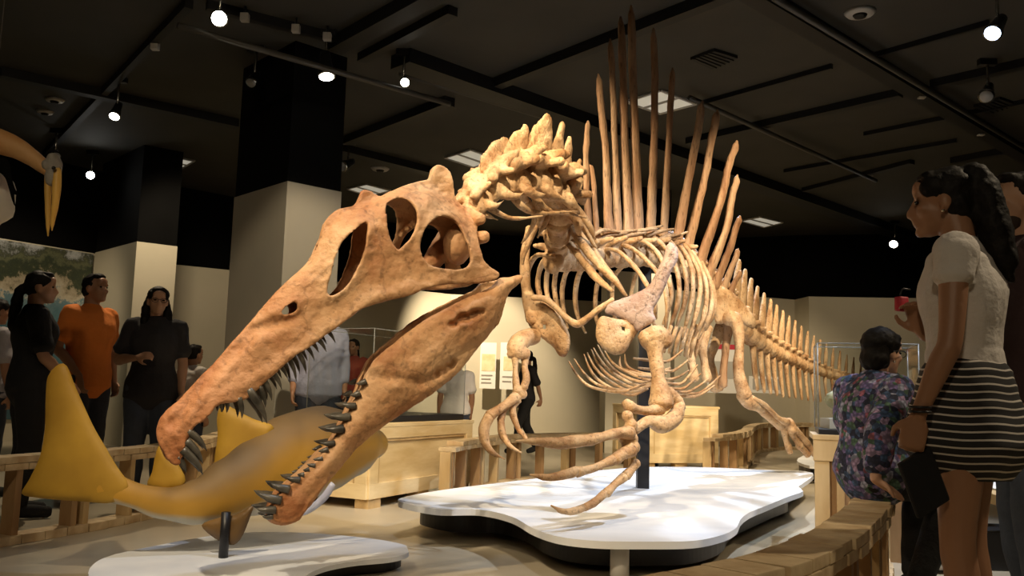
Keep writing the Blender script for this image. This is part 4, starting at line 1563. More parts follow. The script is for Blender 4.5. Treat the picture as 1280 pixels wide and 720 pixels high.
# --- right arm
bm = new()
bone(bm, [(668, 420, 5.32, 10), (654, 424, 5.2, 12), (645, 434, 5.12, 12), (648, 444, 5.1, 10)], 12)
bone(bm, [(636, 444, 5.1, 5), (648, 442, 5.1, 8), (660, 442, 5.12, 6)], 10)
part('humerus', bm, voxel=0.009, relax=2, rough=(0.006, 12))
bm = new()
bone(bm, [(644, 444, 5.1, 5), (644, 462, 5.08, 3.6), (645, 478, 5.05, 4.5), (647, 488, 5.03, 5)], 10)
part('radius', bm, rough=(0.004, 15))
bm = new()
bone(bm, [(657, 444, 5.14, 5), (656, 460, 5.1, 4), (658, 474, 5.06, 5), (652, 490, 5.03, 5)], 10)
part('ulna', bm, rough=(0.004, 15))
bm = new()
for x, y, r in ((647, 488, 7), (653, 493, 6.5), (646, 497, 6.5), (655, 484, 5)):
    blob(bm, P(x, y, 5.02), r * 5.02 / F)
part('wrist', bm, voxel=0.008, relax=2, rough=(0.005, 16))
digit([[(645, 496, 5.0, 7), (632, 506, 4.95, 5.5), (620, 514, 4.9, 6), (612, 520, 4.88, 7.5)], [(612, 520, 4.88, 7), (605, 536, 4.86, 7), (607, 554, 4.84, 5.5), (616, 566, 4.82, 3.5), (631, 574, 4.8, 0.8)]], True)
digit([[(640, 498, 5.02, 4), (630, 512, 4.98, 4), (626, 526, 4.95, 5)], [(626, 524, 4.95, 4.5), (628, 542, 4.93, 5), (637, 557, 4.9, 3.2), (652, 566, 4.88, 0.8)]], True)
digit([[(648, 500, 5.02, 4.5), (641, 510, 5.0, 4), (642, 522, 4.98, 4.5)], [(642, 522, 4.98, 4), (646, 532, 4.96, 3.5), (649, 538, 4.95, 3)], [(649, 538, 4.95, 3.5), (656, 546, 4.93, 2.8), (660, 554, 4.9, 0.8)]], True)

# --- belly ribs
GA = [((711, 452), (740, 484), (775, 490)), ((718, 449), (750, 482), (782, 488)), ((730, 443), (752, 478), (786, 494)), ((734, 441), (760, 475), (790, 490)), ((739, 437), (765, 472), (796, 486)), ((742, 435), (772, 470), (800, 482)),
      ((747, 431), (776, 468), (806, 478)), ((756, 439), (782, 464), (810, 474)), ((775, 446), (781, 462), (812, 470)), ((781, 443), (790, 462), (814, 468))]
for i, (a, b, c) in enumerate(GA):
    Y = 5.35 + i * 0.07
    bm = new()
    bone(bm, [(a[0], a[1], Y + 0.15, 0.9), ((a[0] + b[0]) / 2 - 3, (a[1] + b[1]) / 2 + 2, Y + 0.06, 1.7), (b[0], b[1], Y, 2.0), (c[0], c[1], Y - 0.1, 2.2), (c[0] + 24, c[1] - 8, Y - 0.12, 1.5)], 6, sub=5)
    part('belly_rib', bm)
GB = [((854, 437), (832, 452)), ((860, 450), (838, 464)), ((861, 463), (838, 474)), ((872, 456), (850, 480)), ((876, 467), (852, 486)), ((893, 482), (866, 496)), ((886, 473), (858, 490)), ((900, 470), (872, 492))]
for i, (a, b) in enumerate(GB):
    Y = 5.5 + i * 0.09
    bm = new()
    bone(bm, [(a[0], a[1], Y + 0.0, 0.9), ((a[0] + b[0]) / 2, (a[1] + b[1]) / 2 + 2, Y, 1.6), (b[0], b[1], Y, 2.0), (b[0] - 22, b[1] - 2, Y - 0.05, 2.0), (b[0] - 40, b[1] - 4, Y - 0.08, 1.5)], 6, sub=5)
    part('belly_rib', bm)

# --- hips and hind legs
bm = new()
plate(bm, [(889, 356), (909, 361), (927, 376), (944, 399), (942, 411), (932, 407), (923, 401), (913, 397), (906, 404), (896, 404), (892, 390), (888, 372)], 7.35, 0.07, 0.004, edge=10)
part('hip_blade', bm, rough=(0.008, 8))
bm = new()
plate(bm, [(880, 358), (900, 360), (918, 378), (934, 402), (920, 402), (905, 396), (890, 398), (882, 380)], 7.95, 0.07, 0.004, edge=10)
part('hip_blade', bm, rough=(0.008, 8))
bm = new()
bone(bm, [(908, 398, 7.3, 9), (917, 399, 7.28, 10), (923, 410, 7.26, 8), (924, 436, 7.26, 6), (923, 462, 7.26, 6.5), (928, 486, 7.28, 9), (932, 494, 7.3, 9)], 12)
part('femur', bm, rough=(0.007, 9))
bm = new()
bone(bm, [(902, 408, 7.9, 8), (894, 428, 7.88, 7), (887, 448, 7.86, 6), (890, 466, 7.85, 7), (897, 486, 7.84, 9)], 12)
part('femur', bm, rough=(0.007, 9))
bm = new()
bone(bm, [(912, 404, 7.6, 6), (908, 430, 7.62, 5), (905, 456, 7.64, 5), (903, 482, 7.66, 6)], 10)
part('ischium', bm, M['spine'], rough=(0.005, 10))
for x, Y in ((862, 6.9), (878, 7.2)):
    bm = new()
    bone(bm, [(x + 8, 410, Y + 0.1, 6), (x, 432, Y, 7), (x + 2, 452, Y, 6), (x + 6, 474, Y, 8)], 10, flat=0.8)
    part('pubis', bm, rough=(0.007, 9))
bm = new()
bone(bm, [(928, 492, 7.3, 9), (936, 502, 7.34, 9), (950, 510, 7.5, 6.5), (964, 522, 7.65, 6), (976, 531, 7.8, 7.5)], 12)
part('tibia', bm, rough=(0.006, 10))
bm = new()
bone(bm, [(940, 498, 7.3, 4), (956, 506, 7.45, 3), (972, 522, 7.62, 3), (984, 528, 7.75, 5)], 8)
part('fibula', bm, rough=(0.004, 12))
bm = new()
bone(bm, [(896, 488, 7.84, 8), (902, 500, 7.9, 6), (914, 520, 8.0, 5.5), (924, 540, 8.1, 6)], 10)
for x, y, r in ((978, 531, 7), (986, 530, 8), (990, 536, 7)):
    blob(bm, P(x, y, 7.82), r * 7.82 / F)
bm2 = new()
for x, y, r in ((978, 531, 7), (986, 530, 8), (990, 536, 7)):
    blob(bm2, P(x, y, 7.82), r * 7.82 / F)
bm.free()
part('ankle', bm2, voxel=0.012, relax=1, rough=(0.006, 12))
for s in ([[(980, 536, 7.82, 4.5), (982, 548, 7.88, 3.5), (986, 560, 7.95, 4.5)], [(986, 560, 7.95, 4), (988, 566, 7.97, 3.5)]],
          [[(987, 537, 7.83, 4.8), (994, 548, 7.92, 3.8), (1000, 558, 8.0, 5)], [(1000, 558, 8.0, 4.5), (1006, 564, 8.05, 3.5), (1010, 569, 8.08, 4)]],
          [[(993, 536, 7.85, 4.5), (1002, 546, 7.95, 3.8), (1009, 555, 8.05, 5)], [(1009, 555, 8.05, 4.5), (1014, 562, 8.1, 3.8), (1018, 569, 8.12, 3)]]):
    for k, q in enumerate(s):
        bm = new()
        bone(bm, q, 8)
        part('foot_bone' if k == 0 else 'toe_bone', bm, rough=(0.004, 16))

# --- tail
TC = [(918, 400, 7.75), (930, 413, 7.95), (942, 424, 8.15), (955, 432, 8.4), (967, 439, 8.65), (979, 445, 8.9), (991, 450, 9.2), (1003, 456, 9.5), (1015, 461, 9.8), (1027, 465, 10.1), (1040, 469, 10.45), (1053, 472, 10.8), (1066, 475, 11.2), (1080, 478, 11.6), (1094, 480, 12.0)]
TPts = cat_rom([P(*q) for q in TC], [(0, 0)] * len(TC), 3)[0][::2]
n_t = len(TPts)
for i, c in enumerate(TPts):
    k = i / (n_t - 1)
    a, b = TPts[max(0, i - 1)], TPts[min(n_t - 1, i + 1)]
    f = a - b
    r = 0.092 * (1 - 0.60 * k)
    L = f.length * (0.42 if 0 < i < n_t - 1 else 0.84)
    sp = 0.44 * (1 - 0.55 * k)
    lean = V((0.14, 0.16, 0)) * sp
    vertebra('tail_vertebra', c, f, UP, r, L, None, None, 0.62 * (1 - 0.4 * k), seed=60 + i, voxel=0.013 if i < 14 else 0.016)
    bm = new()
    t0 = c + UP * r
    tube(bm, [t0, t0 + (UP * sp + lean) * 0.5, t0 + UP * sp + lean], [(r * 1.0, r * 0.34), (r * 0.95, r * 0.30), (r * 0.42, r * 0.18)], 8, side=f.normalized())
    part('tail_spine', bm, rough=(0.005, 12))
    if i > 2:
        ch = 0.42 * (1 - 0.5 * k)
        bm = new()
        e = c - UP * r * 0.8
        tube(bm, [e + f.normalized() * r * 0.3, e - UP * ch * 0.5 + lean * 0.2, e - UP * ch + lean * 0.9], [(r * 0.55, r * 0.34), (r * 0.5, r * 0.28), (r * 0.45, r * 0.18)], 8, side=f.normalized())
        part('chevron', bm, rough=(0.005, 12))

# --- steel support
bm = new()
tp = P(806, 330, post_base.y)
cbox(bm, (post_base.x, post_base.y, (PZT + tp.z) / 2), 0.085, 0.085, tp.z - PZT)
part('support_post', bm, M['black_metal'], smooth=False)

# ------------------------------------------------------------------ hanging beaked flying reptile
M['neck_orange'] = mat('neck_orange', (0.50, 0.22, 0.06), (0.60, 0.34, 0.14), 0.6, 6, 0.2, 30)
M['beak'] = mat('beak_yellow', (0.58, 0.32, 0.05), (0.66, 0.42, 0.12), 0.4, 5)
M['grey_skin'] = mat('grey_skin', (0.22, 0.20, 0.17), (0.34, 0.31, 0.26), 0.6, 12, 0.3, 40)
M['cream_skin'] = mat('cream_skin', (0.55, 0.52, 0.42), (0.62, 0.58, 0.48), 0.6, 6)
bY = 4.0
rt = P(-40, 160, bY)
t = thing('flying_reptile_model', 'hanging model flying reptile with orange neck and long yellow beak at left edge', 'model animal', V((rt.x, rt.y, rt.z)))
bm = new()
bone(bm, [(-60, 190, bY + 0.1, 26), (-28, 172, bY, 20), (0, 177, bY, 16), (26, 188, bY, 13), (48, 203, bY, 10), (62, 214, bY, 8)], 14, side=V((0, 1, 0)))
link('neck', bm, M['neck_orange'], t, rough=(0.004, 14))
bm = new()
bone(bm, [(66, 196, bY, 8), (67, 206, bY, 10.5), (66, 220, bY, 9.5), (65, 230, bY, 7)], 14)
blob(bm, P(59, 206, bY - 0.02), (0.022, 0.03, 0.028))
link('head', bm, M['grey_skin'], t, voxel=0.006, relax=2, rough=(0.003, 25))
bm = new()
bone(bm, [(71, 212, bY - 0.01, 5.5), (71, 232, bY - 0.01, 5.5), (69, 256, bY - 0.01, 4.2), (66, 276, bY - 0.01, 2.8), (65, 288, bY - 0.01, 0.8)], 10)
link('upper_beak', bm, M['beak'], t)
bm = new()
bone(bm, [(60, 216, bY, 4.2), (60, 236, bY, 4.4), (60, 260, bY, 3.6), (60, 280, bY, 2.6), (60, 295, bY, 0.8)], 10)
link('lower_beak', bm, M['beak'], t)
bm = new()
blob(bm, P(67, 210, bY - 0.045), 0.009)
link('eye', bm, M['eye'], t)
bm = new()
bone(bm, [(-70, 186, bY + 0.15, 34), (-40, 214, bY + 0.2, 40), (-16, 244, bY + 0.2, 34), (-8, 264, bY + 0.2, 24), (-10, 282, bY + 0.2, 8)], 16)
link('torso', bm, M['cream_skin'], t, rough=(0.004, 10))
bm = new()
plate(bm, [(-30, 195), (-8, 194), (6, 196), (12, 204), (15, 222), (19, 236), (24, 246), (18, 243), (19, 258), (15, 250), (11, 236), (6, 222), (-4, 214), (-20, 212)], bY + 0.02, 0.03, edge=6)
link('folded_wing', bm, M['black_wall'], t)
for dx in (-0.1, 0.25):
    bm = new()
    b = P(-40, 190, bY) + V((dx * 0.3 - 0.05, 0.12, 0))
    tube(bm, [b, V((b.x, b.y, CZ))], [0.003, 0.003], 6, sub=1, rounded=False)
    link('suspension_wire', bm, M['conduit'], t)

# ------------------------------------------------------------------ people


def skin_mat(name, c):
    return mat(name, tuple(x * 0.92 for x in c), c, 0.5, 8, 0.05, 60)


def cloth(name, c, k=0.85, sc=12):
    return mat(name, tuple(x * k for x in c), c, 0.85, sc, 0.25, 50)


DEF = dict(pelvis=(0, 0, 0.93), waist=(0, 0, 1.08), chest=(0, 0.005, 1.27), neck=(0, -0.012, 1.43), head=(0, 0.02, 1.585),
           sl=(-0.165, -0.01, 1.385), el=(-0.215, -0.02, 1.11), wl=(-0.225, 0.04, 0.87), sr=(0.165, -0.01, 1.385), er=(0.215, -0.02, 1.11), wr=(0.225, 0.04, 0.87),
           hl=(-0.09, 0, 0.90), kl=(-0.095, 0.02, 0.49), al=(-0.10, -0.02, 0.085), tl=(-0.115, 0.15, 0.03), hr=(0.09, 0, 0.90), kr=(0.095, 0.02, 0.49), ar=(0.10, -0.02, 0.085), tr=(0.115, 0.15, 0.03),
           hdl=(0, 0.25, -1), hdr=(0, 0.25, -1))


class Person:
    def __init__(s, label, base, yaw, height, skin, joints=None, build=1.0, head_yaw=0, head_pitch=0, voxel=0.011, female=True, group=None, grip=0.5):
        s.k = height / 1.70
        s.base = V((base[0], base[1], 0))
        s.rot = Matrix.Rotation(yaw, 3, 'Z')
        s.J = {a: V(b) for a, b in DEF.items()}
        for a, b in (joints or {}).items():
            s.J[a] = V(b)
        s.b = build
        s.hrot = Matrix.Rotation(head_yaw, 3, 'Z') @ Matrix.Rotation(head_pitch, 3, 'X')
        s.vox = voxel
        s.female = female
        s.skin = skin
        s.grip = grip
        s.root = thing('person', label, 'person', s.base, group)
        s.body()

    def w(s, p):
        return s.base + s.rot @ (V(p) * s.k)

    def h(s, p):
        """point given relative to the head centre"""
        return s.w(s.J['head'] + s.hrot @ V(p))

    def side(s):
        return s.rot @ V((1, 0, 0))

    def tube(s, bm, pts, rad, n=12, side=None, sub=4):
        rad = [(r * s.k, r * s.k) if isinstance(r, (int, float)) else (r[0] * s.k, r[1] * s.k) for r in rad]
        tube(bm, [s.w(p) for p in pts], rad, n, side, sub)

    def hb(s, bm, c, r):
        r = (r, r, r) if isinstance(r, (int, float)) else r
        blob(bm, s.h(c), tuple(x * s.k for x in r), s.rot @ s.hrot)

    def torso(s, bm, ex, top=0.95):
        J = s.J
        b = s.b
        if s.female:
            prof = [(J['pelvis'] + V((0, 0, -0.09)), 0.15, 0.105), (J['pelvis'], 0.168, 0.115), (J['waist'], 0.128, 0.095), (J['chest'], 0.148, 0.122), (J['chest'].lerp(J['neck'], 0.62), 0.150, 0.09), (J['chest'].lerp(J['neck'], top), 0.075 + (0.95 - top) * 0.25, 0.062 + (0.95 - top) * 0.1)]
        else:
            prof = [(J['pelvis'] + V((0, 0, -0.09)), 0.145, 0.105), (J['pelvis'], 0.160, 0.115), (J['waist'], 0.150, 0.112), (J['chest'], 0.172, 0.125), (J['chest'].lerp(J['neck'], 0.62), 0.175, 0.095), (J['chest'].lerp(J['neck'], 0.95), 0.08, 0.065)]
        s.tube(bm, [p for p, _, _ in prof], [(a * b + ex, c * b + ex) for _, a, c in prof], 18, side=s.side())

    def hand(s, bm, wrist, d, inward):
        d = V(d).normalized()
        inward = V(inward).normalized()
        acr = d.cross(inward).normalized()
        wr = V(wrist)
        s.tube(bm, [wr, wr + d * 0.04, wr + d * 0.085], [(0.024, 0.018), (0.040, 0.016), (0.041, 0.014)], 10, side=s.rot @ acr)
        c = s.grip
        for i, (o, L) in enumerate(((-0.030, 0.066), (-0.010, 0.076), (0.010, 0.072), (0.029, 0.056))):
            a = wr + d * 0.08 + acr * o
            p1 = a + (d * (1 - c * 0.4) + inward * c * 0.8).normalized() * L * 0.45
            p2 = p1 + (d * (1 - c * 1.2) + inward * c * 1.5).normalized() * L * 0.32
            p3 = p2 + (d * (0.8 - c * 1.6) + inward * c * 1.6).normalized() * L * 0.26
            s.tube(bm, [a - d * 0.015, a, p1, p2, p3], [0.009, 0.0095, 0.009, 0.008, 0.0065], 8, sub=2)
        tb = wr + d * 0.03 - acr * 0.032
        t1 = tb + (d * 0.6 - acr * 0.6 + inward * 0.5).normalized() * 0.04
        t2 = t1 + (d * 0.9 + inward * 0.6 - acr * 0.1).normalized() * 0.032
        s.tube(bm, [wr + d * 0.02 - acr * 0.012, tb, t1, t2], [0.014, 0.0135, 0.011, 0.008], 8, sub=2)

    def body(s):
        J = s.J
        bm = new()
        s.torso(bm, 0.0)
        n0 = J['chest'].lerp(J['neck'], 0.75)
        hc = J['head']
        skull_base = hc + s.hrot @ V((0, -0.03, -0.055))
        s.tube(bm, [n0, J['neck'] + V((0, 0, 0.015)), skull_base], [0.062 if s.female else 0.07, 0.050 if s.female else 0.058, 0.052 if s.female else 0.058], 14)
        # head and face
        s.hb(bm, (0, -0.012, 0.025), (0.074, 0.092, 0.090))
        s.hb(bm, (0, 0.022, -0.03), (0.062, 0.066, 0.078))
        s.hb(bm, (0, 0.045, -0.082), (0.040, 0.040, 0.030))
        s.hb(bm, (0, 0.072, -0.094), (0.021, 0.019, 0.017))
        for sx in (-1, 1):
            s.hb(bm, (sx * 0.036, 0.055, -0.022), (0.026, 0.028, 0.026))
            s.hb(bm, (sx * 0.074, -0.008, -0.012), (0.009, 0.019, 0.030))
            s.hb(bm, (sx * 0.030, 0.074, 0.022), (0.026, 0.012, 0.009))
        s.hb(bm, (0, 0.070, 0.050), (0.052, 0.020, 0.034))
        # nose and lips
        hb = s.hrot
        tube(bm, [s.h((0, 0.078, 0.018)), s.h((0, 0.092, -0.008)), s.h((0, 0.101, -0.029)), s.h((0, 0.092, -0.040))], [(0.009 * s.k,) * 2, (0.010 * s.k,) * 2, (0.0135 * s.k,) * 2, (0.010 * s.k,) * 2], 10)
        for sx in (-1, 1):
            s.hb(bm, (sx * 0.012, 0.089, -0.036), (0.010, 0.012, 0.008))
        s.hb(bm, (0, 0.086, -0.056), (0.023, 0.011, 0.0065))
        s.hb(bm, (0, 0.083, -0.068), (0.021, 0.011, 0.0075))
        b = s.b
        for a in 'lr':
            sh, el, wr = J['s' + a], J['e' + a], J['w' + a]
            s.tube(bm, [sh.lerp(J['chest'], 0.25), sh, sh.lerp(el, 0.35), el, el.lerp(wr, 0.3), wr], [0.05 * b, 0.050 * b, 0.044 * b, 0.036 * b, 0.037 * b, 0.024], 12)
            sx = -1 if a == 'l' else 1
            d = J['hd' + a]
            inw = J.get('in' + a, V((-sx, 0.15, 0)))
            s.hand(bm, wr, d, inw - d.normalized() * inw.dot(d.normalized()))
            hp, kn, an, to = J['h' + a], J['k' + a], J['a' + a], J['t' + a]
            s.tube(bm, [hp + V((0, 0, 0.03)), hp.lerp(kn, 0.3), kn, kn.lerp(an, 0.3), an], [0.085 * b, 0.078 * b, 0.053 * b, 0.052 * b, 0.035], 14)
            s.tube(bm, [an + V((0, -0.03, -0.04)), an.lerp(to, 0.5), to], [(0.036, 0.036), (0.038, 0.030), (0.034, 0.02)], 10)
        s.body_obj = link('body', bm, s.skin, s.root, voxel=s.vox * s.k if s.vox > 0.008 else s.vox, relax=2)
        # eyes
        for sx in (-1, 1):
            bm = new()
            s.hb(bm, (sx * 0.030, 0.077, 0.004), (0.013, 0.008, 0.0065))
            link('eye', bm, M['eye'], s.root)

    def shirt(s, m, name='shirt', sleeve=0.5, ex=0.016, low=None, collar=None, voxel=None, cuff=0.010, neckline=0.95):
        bm = new()
        J = s.J
        s.torso(bm, ex, neckline)
        if low is not None:
            p = J['pelvis']
            s.tube(bm, [p + V((0, 0, low)), p, J['waist']], [(0.172 * s.b + ex, 0.122 * s.b + ex), (0.17 * s.b + ex, 0.12 * s.b + ex), (0.13 * s.b + ex, 0.1 * s.b + ex)], 18, side=s.side())
        for a in 'lr':
            sh, el, wr = J['s' + a], J['e' + a], J['w' + a]
            pts = [sh.lerp(J['chest'], 0.3), sh]
            rad = [0.058 * s.b + ex * 0.6, 0.054 * s.b + ex]
            if sleeve <= 1:
                pts += [sh.lerp(el, sleeve * 0.6), sh.lerp(el, sleeve)]
                rad += [0.048 * s.b + ex, 0.046 * s.b + ex + cuff]
            else:
                pts += [sh.lerp(el, 0.5), el, el.lerp(wr, sleeve - 1)]
                rad += [0.045 * s.b + ex, 0.040 * s.b + ex, 0.034 + ex]
            s.tube(bm, pts, rad, 14)
        o = link(name, bm, m, s.root, voxel=voxel or 0.012 * s.k, relax=3, rough=(0.006 * s.k, 9))
        if collar:
            bm = new()
            n = J['neck']
            s.tube(bm, [n + V((0, -0.004, -0.035)), n + V((0, 0, 0.012))], [(0.088, 0.08), (0.070, 0.066)], 18, side=s.side(), sub=1)
            link('collar', bm, collar, o, relax=1)
        return o

    def trousers(s, m, name='trousers', to=1.0, ex=0.014):
        bm = new()
        J = s.J
        s.tube(bm, [J['pelvis'] + V((0, 0, -0.10)), J['pelvis'], J['pelvis'].lerp(J['waist'], 0.5)], [(0.155 * s.b + ex, 0.11 * s.b + ex), (0.166 * s.b + ex, 0.117 * s.b + ex), (0.142 * s.b + ex, 0.103 * s.b + ex)], 18, side=s.side())
        for a in 'lr':
            hp, kn, an = J['h' + a], J['k' + a], J['a' + a]
            s.tube(bm, [hp, hp.lerp(kn, 0.3), kn, kn.lerp(an, 0.35), kn.lerp(an, to * 0.97)], [0.09 * s.b + ex, 0.082 * s.b + ex, 0.058 * s.b + ex, 0.056 * s.b + ex, 0.046 + ex], 14)
        return link(name, bm, m, s.root, voxel=0.013 * s.k, relax=3, rough=(0.006 * s.k, 8))

    def shoes(s, m):
        for a in 'lr':
            J = s.J
            an, to = J['a' + a], J['t' + a]
            bm = new()
            s.tube(bm, [an + V((0, -0.045, -0.03)), an + V((0, 0, -0.028)), an.lerp(to, 0.55) + V((0, 0, -0.005)), to + V((0, 0.02, 0.012))], [(0.044, 0.046), (0.046, 0.05), (0.047, 0.04), (0.038, 0.03)], 14)
            for v in bm.verts:
                if v.co.z < s.base.z + 0.004:
                    v.co.z = 0.004
            link('shoe', bm, m, s.root)

    def hair(s, style='short', m=None, voxel=0.008):
        bm = new()
        s.hb(bm, (0, -0.024, 0.038), (0.082, 0.090, 0.088))
        s.hb(bm, (0, -0.045, -0.005), (0.074, 0.066, 0.075))
        if style in ('short',):
            s.hb(bm, (0, 0.03, 0.092), (0.060, 0.045, 0.026))
        if style in ('bob',):
            s.hb(bm, (0, -0.02, 0.045), (0.096, 0.098, 0.088))
            s.hb(bm, (0, -0.055, -0.035), (0.084, 0.06, 0.07))
            s.hb(bm, (0, 0.04, 0.075), (0.068, 0.044, 0.034))
        if style in ('tied', 'ponytail', 'long'):
            for sx in (-1, 1):
                s.hb(bm, (sx * 0.055, 0.015, 0.052), (0.028, 0.055, 0.040))
            s.hb(bm, (0, 0.030, 0.086), (0.062, 0.046, 0.030))
        if style == 'ponytail':
            tube(bm, [s.h(p) for p in ((0, -0.07, 0.085), (0, -0.105, 0.085), (0.0, -0.125, 0.02), (0.0, -0.145, -0.09), (0.0, -0.165, -0.20), (0, -0.18, -0.28))], [(r * s.k,) * 2 for r in (0.034, 0.042, 0.056, 0.056, 0.044, 0.012)], 12)
        if style == 'tied':
            tube(bm, [s.h(p) for p in ((0, -0.10, 0.0), (0, -0.135, -0.03), (0.0, -0.15, -0.14), (0.0, -0.16, -0.27), (0.0, -0.16, -0.34))], [(r * s.k,) * 2 for r in (0.03, 0.034, 0.040, 0.034, 0.010)], 12)
        if style == 'long':
            for sx in (-1, 1):
                tube(bm, [s.h(p) for p in ((sx * 0.05, -0.04, 0.02), (sx * 0.078, -0.03, -0.06), (sx * 0.085, 0.0, -0.15), (sx * 0.09, 0.045, -0.23))], [(r * s.k,) * 2 for r in (0.035, 0.034, 0.036, 0.016)], 10)
            tube(bm, [s.h(p) for p in ((0, -0.07, 0.0), (0, -0.1, -0.12), (0, -0.1, -0.25))], [(r * s.k, r * s.k * 0.6) for r in (0.07, 0.085, 0.07)], 12, side=s.side())
        return link('hair', bm, m or M['hair'], s.root, voxel=voxel * s.k, relax=2, rough=(0.005 * s.k, 30))

    def glasses(s, m):
        bm = new()
        for sx in (-1, 1):
            c = V((sx * 0.033, 0.096, 0.002))
            ring = [s.h(c + V((0.024 * math.cos(a), 0, 0.017 * math.sin(a)))) for a in [k * math.pi / 6 for k in range(13)]]
            tube(bm, ring, [(0.0022 * s.k,) * 2] * len(ring), 6, sub=1)
            tube(bm, [s.h(c + V((sx * 0.022, 0, 0.006))), s.h((sx * 0.080, 0.04, 0.01)), s.h((sx * 0.082, -0.02, 0.004))], [(0.0025 * s.k,) * 2] * 3, 6)
        tube(bm, [s.h((-0.010, 0.100, 0.008)), s.h((0.010, 0.100, 0.008))], [(0.002 * s.k,) * 2] * 2, 6, sub=1)
        link('glasses', bm, m, s.root)


def yaw_to(dx, dy):
    """turn local +y to this direction"""
    return math.atan2(-dx, dy)


SK_A = skin_mat('skin_tan', (0.40, 0.22, 0.13))
SK_B = skin_mat('skin_brown', (0.33, 0.17, 0.095))
SK_C = skin_mat('skin_light', (0.48, 0.28, 0.18))
C_BLACK = cloth('cloth_black', (0.010, 0.010, 0.011))
C_DARK = cloth('cloth_charcoal', (0.022, 0.020, 0.022))
C_DENIM = cloth('denim_dark', (0.030, 0.036, 0.055))
C_JEANS = cloth('denim_blue', (0.07, 0.09, 0.13))
C_ORANGE = cloth('cloth_orange', (0.70, 0.20, 0.03), 0.92)
C_GREY = cloth('cloth_grey', (0.36, 0.34, 0.36))
C_WHITE = cloth('cloth_white', (0.62, 0.58, 0.54), 0.94)
C_BLUE = cloth('cloth_blue_grey', (0.26, 0.27, 0.36))
C_RED = cloth('cloth_red', (0.35, 0.06, 0.04))
M['gold'] = mat('earring_metal', (0.7, 0.65, 0.5), rough=0.2, metal=1.0)


def stand(px_head, py_top, Y):
    """ground point and height of a standing figure from its head top"""
    p = P(px_head, py_top, Y)
    return (p.x, p.y), p.z


# woman in black with a long dark ponytail
b, h = stand(50, 339, 5.75)
w1 = Person('woman in black with long dark tied-back hair, standing behind the fish tail', b, yaw_to(0.80, 0.60), h / 1.0, SK_A, dict(er=(0.23, 0.03, 1.11), wr=(0.20, 0.20, 0.93), hdr=(0, 0.6, -0.8)), build=1.12, head_yaw=-0.35)
w1.shirt(C_BLACK, sleeve=0.85, low=-0.06)
w1.trousers(C_BLACK)
w1.shoes(C_BLACK)
w1.hair('tied')
# man in orange
b, h = stand(119, 343, 6.85)
w2 = Person('man in an orange polo shirt looking up at the skeleton', b, yaw_to(0.86, -0.42), h, SK_B, dict(wr=(0.16, 0.13, 0.90), er=(0.235, -0.05, 1.12)), build=1.08, head_yaw=0.15, head_pitch=0.10, female=False)
w2.shirt(C_ORANGE, 'polo_shirt', sleeve=0.72, low=-0.10, collar=C_ORANGE)
w2.trousers(C_DENIM)
w2.shoes(C_BLACK)
w2.hair('short')
# woman with glasses
b, h = stand(199, 359, 6.45)
w3 = Person('woman with glasses in a dark short-sleeved top and jeans, hand raised to her chest', b, yaw_to(0.25, -0.95), h, SK_A, dict(er=(0.26, -0.02, 1.12), wr=(0.10, 0.19, 1.13), hdr=(-0.8, 0.5, 0.25)), build=1.12, head_yaw=0.25)
w3.shirt(C_DARK, 'top', sleeve=0.75, low=-0.10, neckline=0.80)
w3.trousers(cloth('denim_mid', (0.045, 0.055, 0.08)), 'jeans')
w3.shoes(C_BLACK)
w3.hair('long')
w3.glasses(M['black_metal'])
# boy
b, h = stand(243, 431, 7.3)
w4 = Person('small boy in a white shirt seen between the snout and the woman with glasses', b, yaw_to(0.5, 0.85), h, SK_B, female=False, build=1.05)
w4.shirt(C_WHITE, 't_shirt', sleeve=0.7)
w4.trousers(C_DENIM)
w4.shoes(C_BLACK)
w4.hair('short')
# figure cut by the left edge
b, h = stand(-4, 373, 6.6)
w5 = Person('person in a grey shirt cut off by the left edge of the photo', b, yaw_to(0.4, 0.9), h, SK_B, build=1.05)
w5.shirt(C_GREY, sleeve=0.8, low=-0.08)
w5.trousers(C_DENIM)
w5.shoes(C_BLACK)
w5.hair('tied')
# visitors behind the crate
b, h = stand(404, 374, 7.5)
w6 = Person('visitor in a blue-grey shirt behind the crate, seen between the jaws', b, yaw_to(0.3, -0.9), h, SK_B, female=False, build=1.15)
w6.shirt(C_BLUE, sleeve=1.6, low=-0.08)
w6.trousers(C_DENIM)
w6.shoes(C_BLACK)
w6.hair('short')
b, h = stand(443, 424, 10.6)
w7 = Person('distant visitor in a red top behind the clear case', b, yaw_to(-0.2, -0.9), h, SK_B, build=1.1)
w7.shirt(C_RED, 'top', sleeve=0.8)
w7.trousers(C_DENIM)
w7.shoes(C_BLACK)
w7.hair('tied')
b, h = stand(572, 440, 9.0)
w8 = Person('visitor in a white shirt right of the crate, head hidden by the lower jaw', b, yaw_to(-0.2, 0.9), h, SK_B, build=1.15)
w8.shirt(C_WHITE, sleeve=0.8, low=-0.06)
w8.trousers(C_DENIM)
w8.shoes(C_BLACK)
w8.hair('short')
# walking visitor in dark clothes
b, h = stand(660, 438, 12.6)
w9 = Person('visitor in dark clothes walking past the far wall posters', b, yaw_to(-0.85, -0.3), h, SK_B,
            dict(kl=(-0.09, 0.16, 0.5), al=(-0.1, 0.20, 0.09), tl=(-0.11, 0.36, 0.05), kr=(0.09, -0.03, 0.49), ar=(0.1, -0.22, 0.12), tr=(0.11, -0.1, 0.03), el=(-0.23, -0.1, 1.12), wl=(-0.24, -0.16, 0.9)))
w9.shirt(C_DARK, sleeve=0.9, low=-0.06)
w9.trousers(C_BLACK)
w9.shoes(C_BLACK)
w9.hair('tied')

